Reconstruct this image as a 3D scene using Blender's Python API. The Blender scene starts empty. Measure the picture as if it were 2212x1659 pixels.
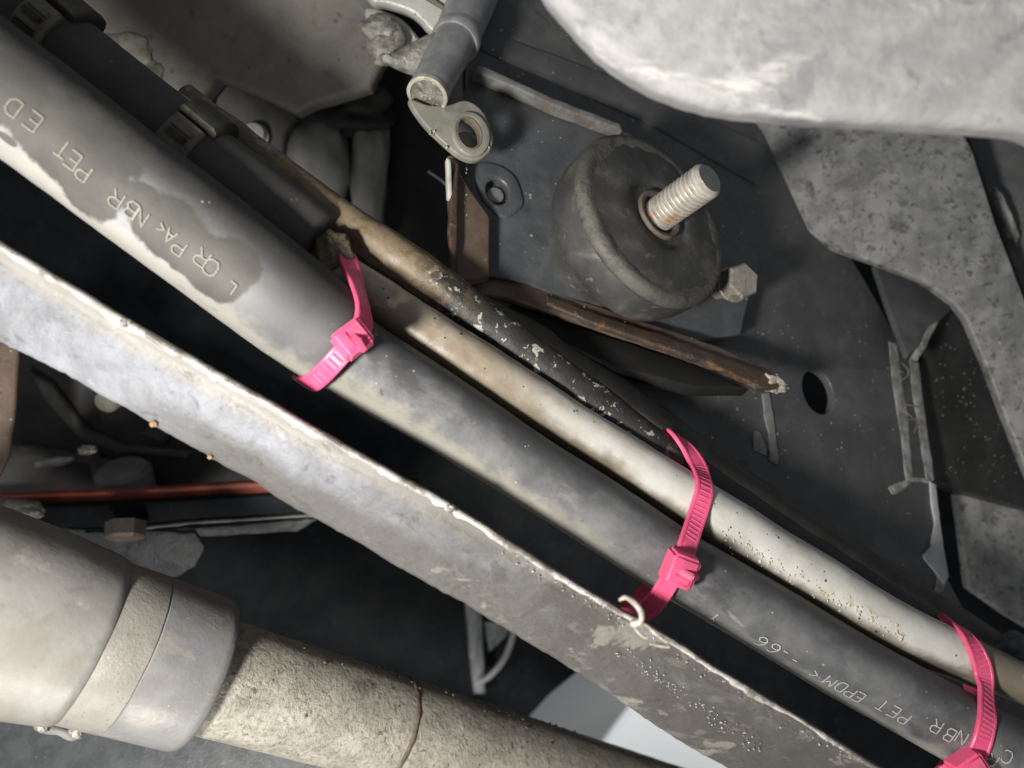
import bpy, bmesh, math, random
from mathutils import Vector, Matrix, noise
from mathutils.bvhtree import BVHTree

random.seed(7)
S = bpy.context.scene
COL = S.collection

# ------------------------------------------------------------------ camera
PITCH = math.radians(20)
CAM = Vector((0, 0, 1.25))
FP, CU, CV = 1681.0, 1106.0, 829.5          # focal length and centre for a 2212x1659 grid
RT = Vector((1, 0, 0))
FW = Vector((0, math.cos(PITCH), math.sin(PITCH)))
UP = Vector((0, -math.sin(PITCH), math.cos(PITCH)))
cd = bpy.data.cameras.new("camera")
cam = bpy.data.objects.new("camera", cd)
COL.objects.link(cam)
cam.location = CAM
cam.rotation_euler = (math.radians(90) + PITCH, 0, 0)
cd.sensor_width = 36
cd.lens = 36 * FP / 2212
cd.clip_start = 0.005
cd.clip_end = 30
cd.dof.use_dof = True
cd.dof.focus_distance = 0.245
cd.dof.aperture_fstop = 9.0
S.camera = cam


def P(u, v, d):
    return CAM + FW * d + RT * ((u - CU) / FP * d) + UP * (-(v - CV) / FP * d)


def D(x, up, dep):
    return (RT * x + UP * up + FW * dep).normalized()


def px(p):
    q = p - CAM
    d = q.dot(FW)
    return (CU + q.dot(RT) / d * FP, CV - q.dot(UP) / d * FP, d)


# ------------------------------------------------------------------ light
w = bpy.data.worlds.new("World")
S.world = w
w.use_nodes = True
w.node_tree.nodes["Background"].inputs[0].default_value = (0.92, 0.95, 1.0, 1)
w.node_tree.nodes["Background"].inputs[1].default_value = 0.13


def lamp(name, loc, aim, power, size, color):
    l = bpy.data.lights.new(name, 'AREA')
    l.shape = 'DISK'
    l.size = size
    l.energy = power
    l.color = color
    o = bpy.data.objects.new(name, l)
    COL.objects.link(o)
    o.location = loc
    o.rotation_euler = (aim - loc).to_track_quat('-Z', 'Y').to_euler()
    return o


lamp("inspection_lamp", CAM + RT * -0.145 + UP * -0.068 + FW * -0.035, P(1150, 800, 0.25), 1.66, 0.045, (1.0, 0.965, 0.90))
lamp("added_low_fill", CAM + RT * -0.10 + UP * -0.30 + FW * 0.10, P(900, 1000, 0.25), 0.50, 0.09, (1.0, 0.97, 0.92))  # added soft fill that brightens the undersides of shaft and hoses
lamp("garage_lamp", P(2300, 1200, 0.95) + UP * 0.35, P(1350, 1540, 1.4), 13, 0.5, (0.98, 1.0, 0.99))

S.view_settings.view_transform = 'Standard'
S.view_settings.look = 'None'
S.view_settings.exposure = 0.0
S.view_settings.gamma = 1.0
S.render.engine = 'CYCLES'
S.cycles.use_denoising = True
S.cycles.max_bounces = 6


# ------------------------------------------------------------------ materials
class G:
    """small node-graph helper"""

    def __init__(self, name):
        self.m = bpy.data.materials.new(name)
        self.m.use_nodes = True
        self.t = self.m.node_tree
        self.b = self.t.nodes["Principled BSDF"]

    def n(self, typ, **kw):
        nd = self.t.nodes.new(typ)
        for k, v in kw.items():
            setattr(nd, k, v)
        return nd

    def l(self, a, b):
        self.t.links.new(a, b)

    def val(self, sock, v):
        if hasattr(v, 'is_linked'):
            self.l(v, sock)
        else:
            sock.default_value = v

    def math(self, op, a, b=0.0, c=None, clamp=False):
        nd = self.n('ShaderNodeMath', operation=op, use_clamp=clamp)
        self.val(nd.inputs[0], a)
        self.val(nd.inputs[1], b)
        if c is not None:
            self.val(nd.inputs[2], c)
        return nd.outputs[0]

    def ss(self, v, lo, hi):
        nd = self.n('ShaderNodeMapRange', interpolation_type='SMOOTHSTEP')
        self.val(nd.inputs[0], v)
        a, b = (0.0, 1.0)
        if lo > hi:
            lo, hi, a, b = hi, lo, 1.0, 0.0
        nd.inputs[1].default_value = lo
        nd.inputs[2].default_value = hi
        nd.inputs[3].default_value = a
        nd.inputs[4].default_value = b
        return nd.outputs[0]

    def mix(self, f, a, b):
        nd = self.n('ShaderNodeMix', data_type='RGBA')
        self.val(nd.inputs[0], f)
        for s, v in ((nd.inputs[6], a), (nd.inputs[7], b)):
            if hasattr(v, 'is_linked'):
                self.l(v, s)
            else:
                s.default_value = (*v, 1)
        return nd.outputs[2]

    def noise(self, co, sc, det=6, rough=0.6, dist=0.0, stretch=None):
        if stretch:
            mp = self.n('ShaderNodeMapping')
            mp.inputs['Scale'].default_value = stretch
            self.l(co, mp.inputs[0])
            co = mp.outputs[0]
        nd = self.n('ShaderNodeTexNoise')
        nd.inputs['Scale'].default_value = sc
        nd.inputs['Detail'].default_value = det
        nd.inputs['Roughness'].default_value = rough
        nd.inputs['Distortion'].default_value = dist
        self.l(co, nd.inputs['Vector'])
        return nd.outputs[0]

    def voro(self, co, sc, feature='F1', rnd=1.0):
        nd = self.n('ShaderNodeTexVoronoi', feature=feature)
        nd.inputs['Scale'].default_value = sc
        nd.inputs['Randomness'].default_value = rnd
        self.l(co, nd.inputs['Vector'])
        return nd.outputs[0]


def grime(name, c1, c2, sc=140, lo=.4, hi=.6, rough=(.45, .7), metal=0.0, bump=.35, bsc=900, bd=.0004,
          layers=(), coat=0.0, coatr=.15, uv=False, blobs=None, stretch=None, bump2=None, spec=.5, sheen=0):
    """layers: (kind, colour, scale, lo, hi, opacity[, extra]); kind noise|speck|u|v"""
    g = G(name)
    tc = g.n('ShaderNodeTexCoord')
    co = tc.outputs['UV'] if uv else tc.outputs['Object']
    n1 = g.noise(co, sc, 8, .62, .3, stretch)
    col = g.mix(g.ss(n1, lo, hi), c1, c2)
    rgh = g.math('MULTIPLY_ADD', g.noise(co, sc * 1.7, 5), rough[1] - rough[0], rough[0])
    sep = g.n('ShaderNodeSeparateXYZ')
    g.l(co, sep.inputs[0])
    hgt = None
    for L in layers:
        kind, c, s_, a, b, op = L[:6]
        if kind == 'noise':
            m = g.ss(g.noise(co, s_, 8, .65, .4, L[6] if len(L) > 6 else None), a, b)
        elif kind == 'speck':
            vd = g.voro(co, s_)
            m = g.ss(g.math('ADD', vd, g.math('MULTIPLY_ADD', g.noise(co, s_ * .35, 3), .6, -.3)), a, b)
        elif kind in 'uv':
            q = g.math('ADD', sep.outputs[0 if kind == 'u' else 1],
                       g.math('MULTIPLY_ADD', g.noise(co, s_, 7, .65), L[6] * 2, -L[6]))
            m = g.ss(q, a, b)
            if len(L) > 8:
                m = g.math('MULTIPLY', m, g.ss(sep.outputs[0], L[7], L[8]))
        elif kind == 'uvn':          # noise patches limited to a u window
            q = g.ss(sep.outputs[0], L[6], L[7])
            m = g.math('MULTIPLY', g.ss(g.noise(co, s_, 8, .65, .4), a, b), q)
        elif kind == 'z':            # world-up facing dust
            gn = g.n('ShaderNodeNewGeometry')
            sp = g.n('ShaderNodeSeparateXYZ')
            g.l(gn.outputs['Normal'], sp.inputs[0])
            m = g.ss(g.math('ADD', sp.outputs[2], g.math('MULTIPLY_ADD', g.noise(co, s_, 6), .8, -.4)), a, b)
        m = g.math('MULTIPLY', m, op)
        col = g.mix(m, col, c)
        if len(L) and kind in ('speck', 'noise'):
            hgt = m if hgt is None else g.math('ADD', hgt, m)
    if blobs:
        # flat stains with a shape of their own: ellipses in the tube's own (length, girth) coordinates
        nz = g.math('MULTIPLY_ADD', g.noise(co, 230, 8, .65), .60, -.30)
        tot = None
        for (s0, t0, a, b) in blobs['e']:
            x = g.math('DIVIDE', g.math('SUBTRACT', sep.outputs[0], s0), a)
            y = g.math('DIVIDE', g.math('SUBTRACT', sep.outputs[1], t0), b)
            r = g.math('SQRT', g.math('ADD', g.math('MULTIPLY', x, x), g.math('MULTIPLY', y, y)))
            tot = r if tot is None else g.math('SMOOTH_MIN', tot, r, .25)
        bm_ = g.ss(g.math('ADD', tot, nz), 1.09, .90)
        bc = g.mix(g.ss(g.noise(co, 60, 5), .35, .65), blobs['c'], blobs['c2'])
        col = g.mix(bm_, col, bc)
        rgh = g.math('ADD', rgh, g.math('MULTIPLY', bm_, blobs.get('dr', -.2)))
    g.l(col, g.b.inputs['Base Color'])
    g.l(rgh, g.b.inputs['Roughness'])
    g.b.inputs['Metallic'].default_value = metal
    g.b.inputs['Specular IOR Level'].default_value = spec
    if coat:
        g.b.inputs['Coat Weight'].default_value = coat
        g.b.inputs['Coat Roughness'].default_value = coatr
    h = g.noise(co, bsc, 7, .65, .2)
    h = g.math('ADD', g.math('MULTIPLY', h, .7), g.math('MULTIPLY', g.noise(co, bsc * .22, 5), .9))
    if hgt is not None:
        h = g.math('ADD', h, g.math('MULTIPLY', hgt, .35))
    bp = g.n('ShaderNodeBump')
    bp.inputs['Strength'].default_value = bump
    bp.inputs['Distance'].default_value = bd
    g.l(h, bp.inputs['Height'])
    g.l(bp.outputs[0], g.b.inputs['Normal'])
    if coat:
        g.l(bp.outputs[0], g.b.inputs['Coat Normal'])
    return g.m


M = {}
M['rail'] = grime('wet_grey_paint', (.175, .181, .198), (.25, .26, .295), 70, .34, .66, (.42, .62), bump=.7, bsc=480, bd=.0006, spec=.35,
                  layers=[('noise', (.20, .20, .21), 110, .54, .66, .6, (.45, 1, 1)), ('noise', (.16, .165, .18), 700, .58, .72, .5), ('noise', (.38, .39, .43), 260, .57, .68, .5, (.5, 1, 1)),
                          ('noise', (.32, .29, .24), 80, .60, .70, .7, (.35, 1, 1)), ('v', (.33, .305, .26), 140, .0080, .0040, .6, .0025),
                          ('uvn', (.085, .079, .071), 60, .16, .50, .96, .085, .19), ('v', (.085, .080, .073), 70, .0105, .0165, .9, .007, .045, .09),
                          ('noise', (.055, .052, .047), 150, .58, .68, .55, (.5, 1, 1)), ('uvn', (.24, .225, .20), 40, .58, .615, .8, .12, .18),
                          ('uvn', (.17, .16, .14), 120, .56, .62, .6, .12, .2)],
                  coat=.12, coatr=.2, uv=True)
M['rail_edge'] = grime('chipped_pale_edge', (.55, .53, .50), (.20, .18, .16), 130, .45, .6, (.3, .5), bump=.8, bsc=700, bd=.0006, coat=.4)
M['clump'] = grime('dried_mud_crumb', (.33, .29, .24), (.55, .5, .44), 400, .4, .6, (.5, .9), bump=.6, bsc=1500)
M['amber'] = grime('orange_crumb', (.30, .15, .06), (.38, .24, .13), 400, .4, .6, (.4, .7), bump=.4)
M['ink'] = grime('pale_print_ink', (.62, .62, .61), (.44, .44, .43), 1500, .35, .7, (.5, .7), bump=.1)
M['ink_warm'] = grime('yellowed_print_ink', (.33, .32, .265), (.20, .195, .165), 1500, .35, .7, (.5, .7), bump=.1)
M['lime'] = grime('chalky_lime', (.66, .63, .54), (.58, .52, .38), 300, .4, .6, (.4, .6), bump=.4)
M['pipe_black'] = None
M['sleeve'] = grime('matte_dark_sleeve', (.078, .076, .074), (.10, .098, .095), 80, .35, .65, (.65, .85), bump=.25, bsc=1400,
                    layers=[('speck', (.2, .2, .2), 260, .045, .03, .6)])
M['clip'] = grime('dusty_plastic_clip', (.15, .14, .115), (.22, .205, .165), 200, .4, .6, (.5, .7), bump=.4)
M['clip_dark'] = grime('shaded_plastic_clip', (.035, .034, .026), (.06, .055, .04), 200, .4, .6, (.4, .6), bump=.3)
M['pink'] = None
M['steel_tube'] = grime('satin_grey_steel', (.30, .302, .315), (.40, .40, .41), 110, .4, .6, (.32, .5), bump=.35, bsc=1100, metal=.25,
                        layers=[('noise', (.42, .40, .34), 95, .58, .66, .7), ('noise', (.09, .09, .10), 140, .60, .68, .6)], coat=.2)
M['lug'] = grime('olive_dusty_cast', (.24, .235, .20), (.32, .31, .27), 130, .4, .6, (.4, .6), bump=.4, bsc=900,
                 layers=[('noise', (.36, .22, .10), 190, .62, .68, .55)], coat=.2)
M['lug_rim'] = grime('worn_pale_rim', (.50, .48, .39), (.36, .34, .28), 260, .4, .6, (.35, .55), bump=.4)
M['grease'] = grime('wet_grit', (.13, .125, .105), (.24, .23, .20), 300, .4, .6, (.15, .4), bump=.9, bsc=700, bd=.0008, coat=.9, coatr=.06)
M['grease_dark'] = grime('wet_dark_grit', (.045, .05, .052), (.085, .09, .092), 200, .4, .6, (.2, .45), bump=.9, bsc=800, bd=.0008, coat=.25, coatr=.12)
M['wetbead'] = grime('water_bead', (.30, .30, .29), (.42, .42, .41), 300, .4, .6, (.08, .2), bump=.2, coat=1.0, coatr=.04)
M['rustring'] = grime('rust_ring', (.17, .125, .085), (.19, .175, .155), 330, .4, .6, (.4, .7), bump=.5)
M['plate'] = grime('black_frame_paint', (.085, .087, .09), (.12, .122, .125), 60, .35, .65, (.38, .55), bump=.3, bsc=900, bd=.0003,
                   layers=[('noise', (.18, .176, .165), 45, .54, .72, .55), ('speck', (.45, .44, .41), 260, .055, .03, .85), ('noise', (.16, .158, .15), 300, .62, .70, .5),
                           ('noise', (.05, .05, .05), 80, .60, .7, .6)], coat=.12)
M['bracket'] = grime('greasy_black_bracket', (.08, .084, .092), (.12, .126, .136), 70, .35, .65, (.25, .5), bump=.5, bsc=700, bd=.0005,
                     layers=[('speck', (.45, .44, .42), 190, .045, .028, .8), ('noise', (.13, .125, .115), 60, .6, .72, .5)], coat=.35)
M['brown'] = grime('brown_primer', (.125, .085, .062), (.165, .118, .09), 140, .35, .65, (.35, .6), bump=.45,
                   layers=[('noise', (.06, .05, .045), 170, .58, .66, .7), ('speck', (.5, .45, .4), 260, .05, .03, .8)], coat=.3)
M['rust_lip'] = grime('rusted_lip', (.085, .055, .036), (.055, .045, .036), 160, .35, .65, (.35, .6), bump=.8, bsc=700, bd=.0007,
                      layers=[('noise', (.24, .115, .045), 90, .55, .66, .75, (1, 1, 1)), ('noise', (.20, .18, .14), 200, .60, .68, .6), ('noise', (.04, .035, .03), 150, .58, .64, .9)], coat=.3)
M['lip_grey'] = grime('chipped_grey_lip', (.24, .24, .23), (.15, .147, .135), 150, .4, .6, (.4, .6), bump=.6,
                      layers=[('noise', (.30, .12, .07), 120, .58, .63, .7), ('noise', (.28, .25, .19), 200, .6, .66, .7)])
M['rubber'] = grime('dusty_mount_rubber', (.058, .058, .058), (.10, .099, .095), 55, .35, .65, (.4, .62), bump=.45, bsc=800, bd=.0004,
                    layers=[('noise', (.20, .19, .155), 60, .52, .66, .7), ('noise', (.27, .25, .20), 190, .60, .70, .6), ('noise', (.045, .045, .046), 75, .58, .68, .7),
                            ('noise', (.05, .05, .05), 420, .62, .70, .7)], coat=.15)
M['rim_dust'] = grime('dust_caked_rubber', (.10, .097, .088), (.15, .145, .126), 110, .38, .62, (.5, .7), bump=.8, bsc=600, bd=.0006,
                      layers=[('noise', (.075, .075, .076), 95, .52, .62, .85), ('noise', (.30, .28, .21), 160, .62, .70, .6)])
M['thread'] = grime('zinc_thread', (.62, .58, .52), (.48, .44, .39), 300, .4, .6, (.35, .55), bump=.15, metal=.15,
                    layers=[('noise', (.50, .27, .11), 130, .57, .66, .75)])
M['studend'] = grime('stud_end', (.25, .26, .26), (.31, .32, .31), 250, .4, .6, (.35, .5), bump=.3, metal=.3)
M['boltsteel'] = grime('bolt_steel', (.36, .33, .28), (.50, .47, .42), 200, .4, .6, (.3, .5), bump=.6, bsc=700, metal=.4,
                       layers=[('noise', (.18, .15, .11), 160, .55, .65, .7)])
M['bolthead'] = grime('dull_bolt_head', (.42, .42, .42), (.5, .5, .5), 200, .4, .6, (.4, .6), bump=.2, metal=.2)
M['gusset'] = grime('dusty_gusset', (.20, .203, .203), (.33, .333, .327), 90, .36, .64, (.45, .65), bump=.45, bsc=600, bd=.0005,
                    layers=[('noise', (.10, .102, .10), 130, .57, .66, .8), ('noise', (.42, .40, .33), 32, .60, .74, .7),
                            ('speck', (.5, .5, .48), 230, .055, .03, .8), ('noise', (.40, .40, .39), 420, .58, .68, .6), ('noise', (.075, .077, .075), 330, .55, .64, .8), ('noise', (.12, .121, .118), 60, .52, .66, .55)], coat=.1)
M['dark_speck'] = grime('speckled_black_plate', (.022, .0225, .0225), (.036, .0365, .0365), 60, .35, .65, (.35, .55), bump=.3, bsc=900,
                        layers=[('speck', (.42, .41, .38), 330, .075, .04, .7), ('noise', (.11, .11, .105), 210, .66, .74, .6)], coat=.2)
M['sealer'] = grime('pale_seam_sealer', (.46, .45, .42), (.20, .198, .185), 220, .4, .6, (.4, .6), bump=.8, bsc=900, bd=.0006)
M['chalk'] = grime('white_chalk', (.42, .417, .41), (.20, .20, .197), 160, .40, .60, (.6, .8), bump=.3)
M['lip_white'] = grime('bare_pale_edge', (.72, .70, .68), (.55, .53, .5), 200, .4, .6, (.3, .5), bump=.3)
M['drip'] = grime('grey_paint_run', (.52, .525, .53), (.60, .605, .61), 100, .4, .6, (.3, .45), bump=.2)
M['cast'] = grime('sandcast_aluminium', (.32, .315, .32), (.43, .425, .422), 110, .36, .66, (.4, .6), bump=.9, bsc=260, bd=.0007,
                  layers=[('noise', (.22, .219, .245), 60, .50, .66, .7), ('noise', (.21, .21, .222), 190, .56, .70, .6), ('noise', (.62, .61, .60), 150, .58, .70, .7), 
                          ('noise', (.80, .785, .75), 70, .58, .70, .7, (.35, 1.6, 1))], metal=.0)
M['block'] = grime('oily_grey_casting', (.115, .108, .095), (.165, .156, .137), 45, .35, .65, (.5, .7), bump=.5, bsc=500, bd=.0006,
                   layers=[('noise', (.10, .104, .095), 24, .57, .66, .85), ('speck', (.055, .05, .045), 150, .16, .09, .6),
                           ('noise', (.10, .085, .04), 40, .64, .72, .5)])
M['casting_pale'] = grime('pale_casting', (.33, .33, .30), (.42, .42, .385), 70, .4, .6, (.35, .5), bump=.5, bsc=600,
                          layers=[('speck', (.07, .085, .07), 330, .17, .09, .85)], coat=.3)
M['dark'] = grime('plain_black', (.016, .0165, .017), (.026, .026, .026), 40, .35, .65, (.5, .7), bump=.4, bsc=400, spec=.15)
M['pan'] = grime('sooty_pan', (.028, .027, .026), (.045, .043, .041), 60, .35, .65, (.4, .65), bump=.5, bsc=400, layers=[('noise', (.09, .03, .025), 40, .62, .72, .5)])
M['pan_rib'] = grime('sooty_rib', (.06, .058, .054), (.095, .092, .086), 80, .35, .65, (.4, .65), bump=.5, bsc=400)
M['dark2'] = grime('dim_grey_casting', (.16, .16, .155), (.25, .25, .245), 40, .35, .65, (.5, .7), bump=.5, bsc=300, bd=.001)
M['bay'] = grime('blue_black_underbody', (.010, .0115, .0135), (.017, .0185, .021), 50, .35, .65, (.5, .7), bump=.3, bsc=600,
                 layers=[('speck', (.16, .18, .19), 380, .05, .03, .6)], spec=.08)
M['tray'] = grime('gritty_blue_grey', (.075, .082, .09), (.115, .122, .13), 160, .35, .65, (.4, .6), bump=.6, bsc=900,
                  layers=[('speck', (.3, .32, .34), 420, .09, .04, .6)], coat=.2)
M['red'] = grime('oxide_red_paint', (.36, .075, .042), (.24, .06, .04), 70, .4, .6, (.4, .6), bump=.4,
                 layers=[('noise', (.40, .11, .05), 45, .62, .7, .7)])
M['shaft'] = grime('pitted_shaft', (.48, .45, .38), (.34, .315, .26), 110, .35, .65, (.45, .7), bump=.9, bsc=650, bd=.0008,
                   layers=[('noise', (.15, .137, .115), 620, .46, .70, .6), ('noise', (.56, .52, .44), 60, .58, .72, .8), ('noise', (.09, .08, .068), 260, .60, .68, .7),
                           ('noise', (.16, .14, .115), 40, .57, .68, .6)])
M['sleeve_metal'] = grime('gritty_shaft_sleeve', (.235, .222, .198), (.295, .28, .25), 70, .35, .65, (.38, .6), bump=.7, bsc=900, bd=.0005,
                          layers=[('speck', (.1, .09, .075), 650, .15, .08, .6)], coat=.15)
M['sleeve_blue'] = grime('greyed_blue_sleeve', (.215, .21, .205), (.27, .265, .265), 70, .35, .65, (.35, .55), bump=.4, bsc=900,
                         layers=[('noise', (.20, .23, .46), 34, .56, .70, .38), ('noise', (.33, .31, .27), 110, .55, .66, .7), ('speck', (.5, .5, .45), 420, .06, .035, .7)], coat=.15)
M['cover'] = grime('smudged_shaft_cover', (.25, .235, .21), (.335, .325, .31), 38, .35, .65, (.35, .55), bump=.35, bsc=500,
                   layers=[('noise', (.15, .14, .12), 34, .52, .68, .6, (1, .4, 1)), ('noise', (.52, .49, .45), 60, .58, .70, .7, (.4, 1, 1)), ('noise', (.30, .33, .58), 30, .66, .76, .6), ('noise', (.14, .13, .115), 120, .60, .70, .5)], coat=.05)
M['wall'] = grime('white_wall_paint', (.78, .79, .79), (.82, .83, .83), 6, .35, .65, (.6, .8), bump=.05, bsc=80)
M['strap'] = grime('grey_webbing', (.30, .31, .32), (.16, .17, .175), 260, .45, .55, (.5, .7), bump=.4, stretch=(3, 1, .1))
M['wire'] = grime('grey_wire', (.33, .33, .33), (.40, .40, .40), 200, .4, .6, (.4, .6), bump=.2)


def pink_mat():
    g = G('pink_nylon')
    tc = g.n('ShaderNodeTexCoord')
    co = tc.outputs['Object']
    c = g.mix(g.ss(g.noise(co, 160, 5), .35, .65), (.97, .115, .275), (.95, .145, .30))
    c = g.mix(g.math('MULTIPLY', g.ss(g.noise(co, 130, 7), .56, .68), .5), c, (.50, .13, .15))
    c = g.mix(g.math('MULTIPLY', g.ss(g.noise(co, 600, 7), .60, .68), .5), c, (.30, .13, .12))
    g.l(c, g.b.inputs['Base Color'])
    g.b.inputs['Roughness'].default_value = .38
    g.b.inputs['Subsurface Weight'].default_value = .25
    g.b.inputs['Subsurface Radius'].default_value = (1.0, .25, .35)
    g.b.inputs['Subsurface Scale'].default_value = .0012
    bp = g.n('ShaderNodeBump')
    bp.inputs['Strength'].default_value = .15
    bp.inputs['Distance'].default_value = .0003
    g.l(g.noise(co, 900, 4), bp.inputs['Height'])
    g.l(bp.outputs[0], g.b.inputs['Normal'])
    return g.m


M['pink'] = pink_mat()


# ------------------------------------------------------------------ object helpers
def tag(o, label=None, cat=None, group=None, kind=None):
    if label:
        o['label'] = label
    if cat:
        o['category'] = cat
    if group:
        o['group'] = group
    if kind:
        o['kind'] = kind
    return o


def thing(name, loc, label, cat, group=None):
    o = bpy.data.objects.new(name, None)
    COL.objects.link(o)
    o.empty_display_size = .01
    o.location = loc
    return tag(o, label, cat, group)


def wloc(o):
    p = o.location.copy()
    q = o.parent
    while q:
        p += q.location
        q = q.parent
    return p


def link(name, verts, faces, mat, parent=None, smooth=True, uvs=None, sharp=None):
    """verts in world space; origin is put at their centre"""
    c = sum(verts, Vector()) / len(verts)
    me = bpy.data.meshes.new(name)
    me.from_pydata([v - c for v in verts], [], faces)
    me.materials.append(mat)
    if smooth:
        me.polygons.foreach_set('use_smooth', [True] * len(me.polygons))
    if uvs:
        lay = me.uv_layers.new(name='uv')
        for lp in me.loops:
            lay.data[lp.index].uv = uvs[lp.vertex_index]
    bm = bmesh.new()
    bm.from_mesh(me)
    bmesh.ops.recalc_face_normals(bm, faces=bm.faces)
    bm.to_mesh(me)
    bm.free()
    if sharp:
        me.set_sharp_from_angle(angle=math.radians(sharp))
    o = bpy.data.objects.new(name, me)
    COL.objects.link(o)
    if parent:
        o.parent = parent
        o.location = c - wloc(parent)
    else:
        o.location = c
    return o


def catmull(pts, n):
    """pts: list of tuples; returns n samples, roughly uniform in the first two coordinates"""
    k = len(pts)
    q = [tuple(2 * a - b for a, b in zip(pts[0], pts[1]))] + list(pts) + [tuple(2 * a - b for a, b in zip(pts[-1], pts[-2]))]
    dense = []
    for i in range(1, k):
        p0, p1, p2, p3 = q[i - 1], q[i], q[i + 1], q[i + 2]
        for j in range(24):
            t = j / 24
            dense.append(tuple(.5 * (2 * b + (c - a) * t + (2 * a - 5 * b + 4 * c - d) * t * t + (3 * b - a - 3 * c + d) * t ** 3)
                               for a, b, c, d in zip(p0, p1, p2, p3)))
    dense.append(tuple(pts[-1]))
    L = [0]
    for a, b in zip(dense, dense[1:]):
        L.append(L[-1] + math.sqrt(sum((x - y) ** 2 for x, y in zip(a[:3], b[:3]))))
    out = []
    j = 0
    for i in range(n):
        t = L[-1] * i / (n - 1)
        while j < len(L) - 2 and L[j + 1] < t:
            j += 1
        f = (t - L[j]) / max(1e-12, L[j + 1] - L[j])
        out.append(tuple(a + (b - a) * f for a, b in zip(dense[j], dense[j + 1])))
    return out


class Tube:
    def __init__(self, pts, n=140, seg=48, amp=0.0, nsc=60, wall=None):
        sm = catmull(pts, n)
        self.c = [P(u, v, d) for (u, v, d, r) in sm]
        self.r = [r * d / FP for (u, v, d, r) in sm]
        self.s = [0.0]
        for a, b in zip(self.c, self.c[1:]):
            self.s.append(self.s[-1] + (b - a).length)
        self.n, self.seg = n, seg
        self.T, self.V, self.Sd = [], [], []
        for i in range(n):
            t = (self.c[min(i + 1, n - 1)] - self.c[max(i - 1, 0)]).normalized()
            v = (CAM - self.c[i]).normalized()
            v = (v - t * v.dot(t)).normalized()
            self.T.append(t)
            self.V.append(v)
            self.Sd.append(t.cross(v))
        self.verts, self.uvs, self.faces = [], [], []
        for i in range(n):
            for j in range(seg + 1):
                th = -math.pi + 2 * math.pi * j / seg
                dr = self.V[i] * math.cos(th) + self.Sd[i] * math.sin(th)
                r = self.r[i]
                if amp:
                    q = self.c[i] + dr * r
                    r += amp * noise.noise(q * nsc) + amp * .4 * noise.noise(q * nsc * 4)
                self.verts.append(self.c[i] + dr * r)
                self.uvs.append((self.s[i], th * self.r[i]))
        for i in range(n - 1):
            for j in range(seg):
                a = i * (seg + 1) + j
                self.faces.append((a, a + 1, a + seg + 2, a + seg + 1))
        for i in (0, n - 1):
            k = len(self.verts)
            self.verts.append(self.c[i])
            self.uvs.append((self.s[i], 0))
            for j in range(seg):
                a = i * (seg + 1) + j
                self.faces.append((k, a, a + 1))

    def build(self, name, mat, parent=None):
        self.bvh = BVHTree.FromPolygons(self.verts, self.faces)
        o = link(name, list(self.verts), self.faces, mat, parent, uvs=self.uvs, sharp=50)
        return o

    def at(self, s, th, lift=0.0):
        j = 0
        while j < self.n - 2 and self.s[j + 1] < s:
            j += 1
        f = (s - self.s[j]) / (self.s[j + 1] - self.s[j])
        c = self.c[j].lerp(self.c[j + 1], f)
        r = self.r[j] + (self.r[j + 1] - self.r[j]) * f + lift
        v = self.V[j].lerp(self.V[j + 1], f).normalized()
        sd = self.Sd[j].lerp(self.Sd[j + 1], f).normalized()
        return c + (v * math.cos(th) + sd * math.sin(th)) * r

    def near(self, u, v):
        """(s, theta, radius) for a pixel of the photograph on this tube"""
        best = None
        for i in range(self.n):
            a, b, d = px(self.c[i])
            q = (a - u) ** 2 + (b - v) ** 2
            if best is None or q < best[0]:
                best = (q, i)
        i = best[1]
        a, b, d = px(self.c[i])
        e = self.c[i] + self.Sd[i] * self.r[i]
        ea, eb, _ = px(e)
        k = ((u - a) * (ea - a) + (v - b) * (eb - b)) / ((ea - a) ** 2 + (eb - b) ** 2)
        s, t = self.s[i], math.asin(max(-.9, min(.9, k)))
        for _ in range(8):
            a0, b0, _d = px(self.at(s, t))
            a1, b1, _d = px(self.at(s + 1e-4, t))
            a2, b2, _d = px(self.at(s, t + 1e-3))
            j11, j21, j12, j22 = (a1 - a0) / 1e-4, (b1 - b0) / 1e-4, (a2 - a0) / 1e-3, (b2 - b0) / 1e-3
            det = j11 * j22 - j12 * j21
            if abs(det) < 1e-3:
                break
            eu, ev = u - a0, v - b0
            s += max(-.01, min(.01, (eu * j22 - ev * j12) / det))
            t += max(-.3, min(.3, (ev * j11 - eu * j21) / det))
            t = max(-1.35, min(1.35, t))
            s = max(0.0, min(self.s[-1], s))
        return s, t, self.r[i]


def basis(n):
    n = n.normalized()
    a = UP if abs(n.dot(UP)) < .9 else RT
    x = a.cross(n).normalized()
    y = n.cross(x)
    return x, y, n


def lathe(name, org, ax, prof, mat, parent=None, seg=64, amp=0.0, nsc=80, sharp=40, hexa=None, a0=0.0):
    x, y, z = basis(ax)
    verts, faces, uvs = [], [], []
    for i, (h, r) in enumerate(prof):
        for j in range(seg):
            t = a0 + 2 * math.pi * j / seg
            rr = r
            p = org + z * h + (x * math.cos(t) + y * math.sin(t)) * rr
            if amp and r > 1e-6:
                k = amp * (noise.noise(p * nsc) + .5 * noise.noise(p * nsc * 3.1))
                p += (x * math.cos(t) + y * math.sin(t)) * k * .6 + z * k * .6
            verts.append(p)
    for i in range(len(prof) - 1):
        for j in range(seg):
            a, b = i * seg + j, i * seg + (j + 1) % seg
            faces.append((a, b, b + seg, a + seg))
    for i in (0, len(prof) - 1):
        if prof[i][1] > 1e-5:
            faces.append(tuple(i * seg + j for j in range(seg)))
    return link(name, verts, faces, mat, parent, sharp=sharp)


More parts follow.
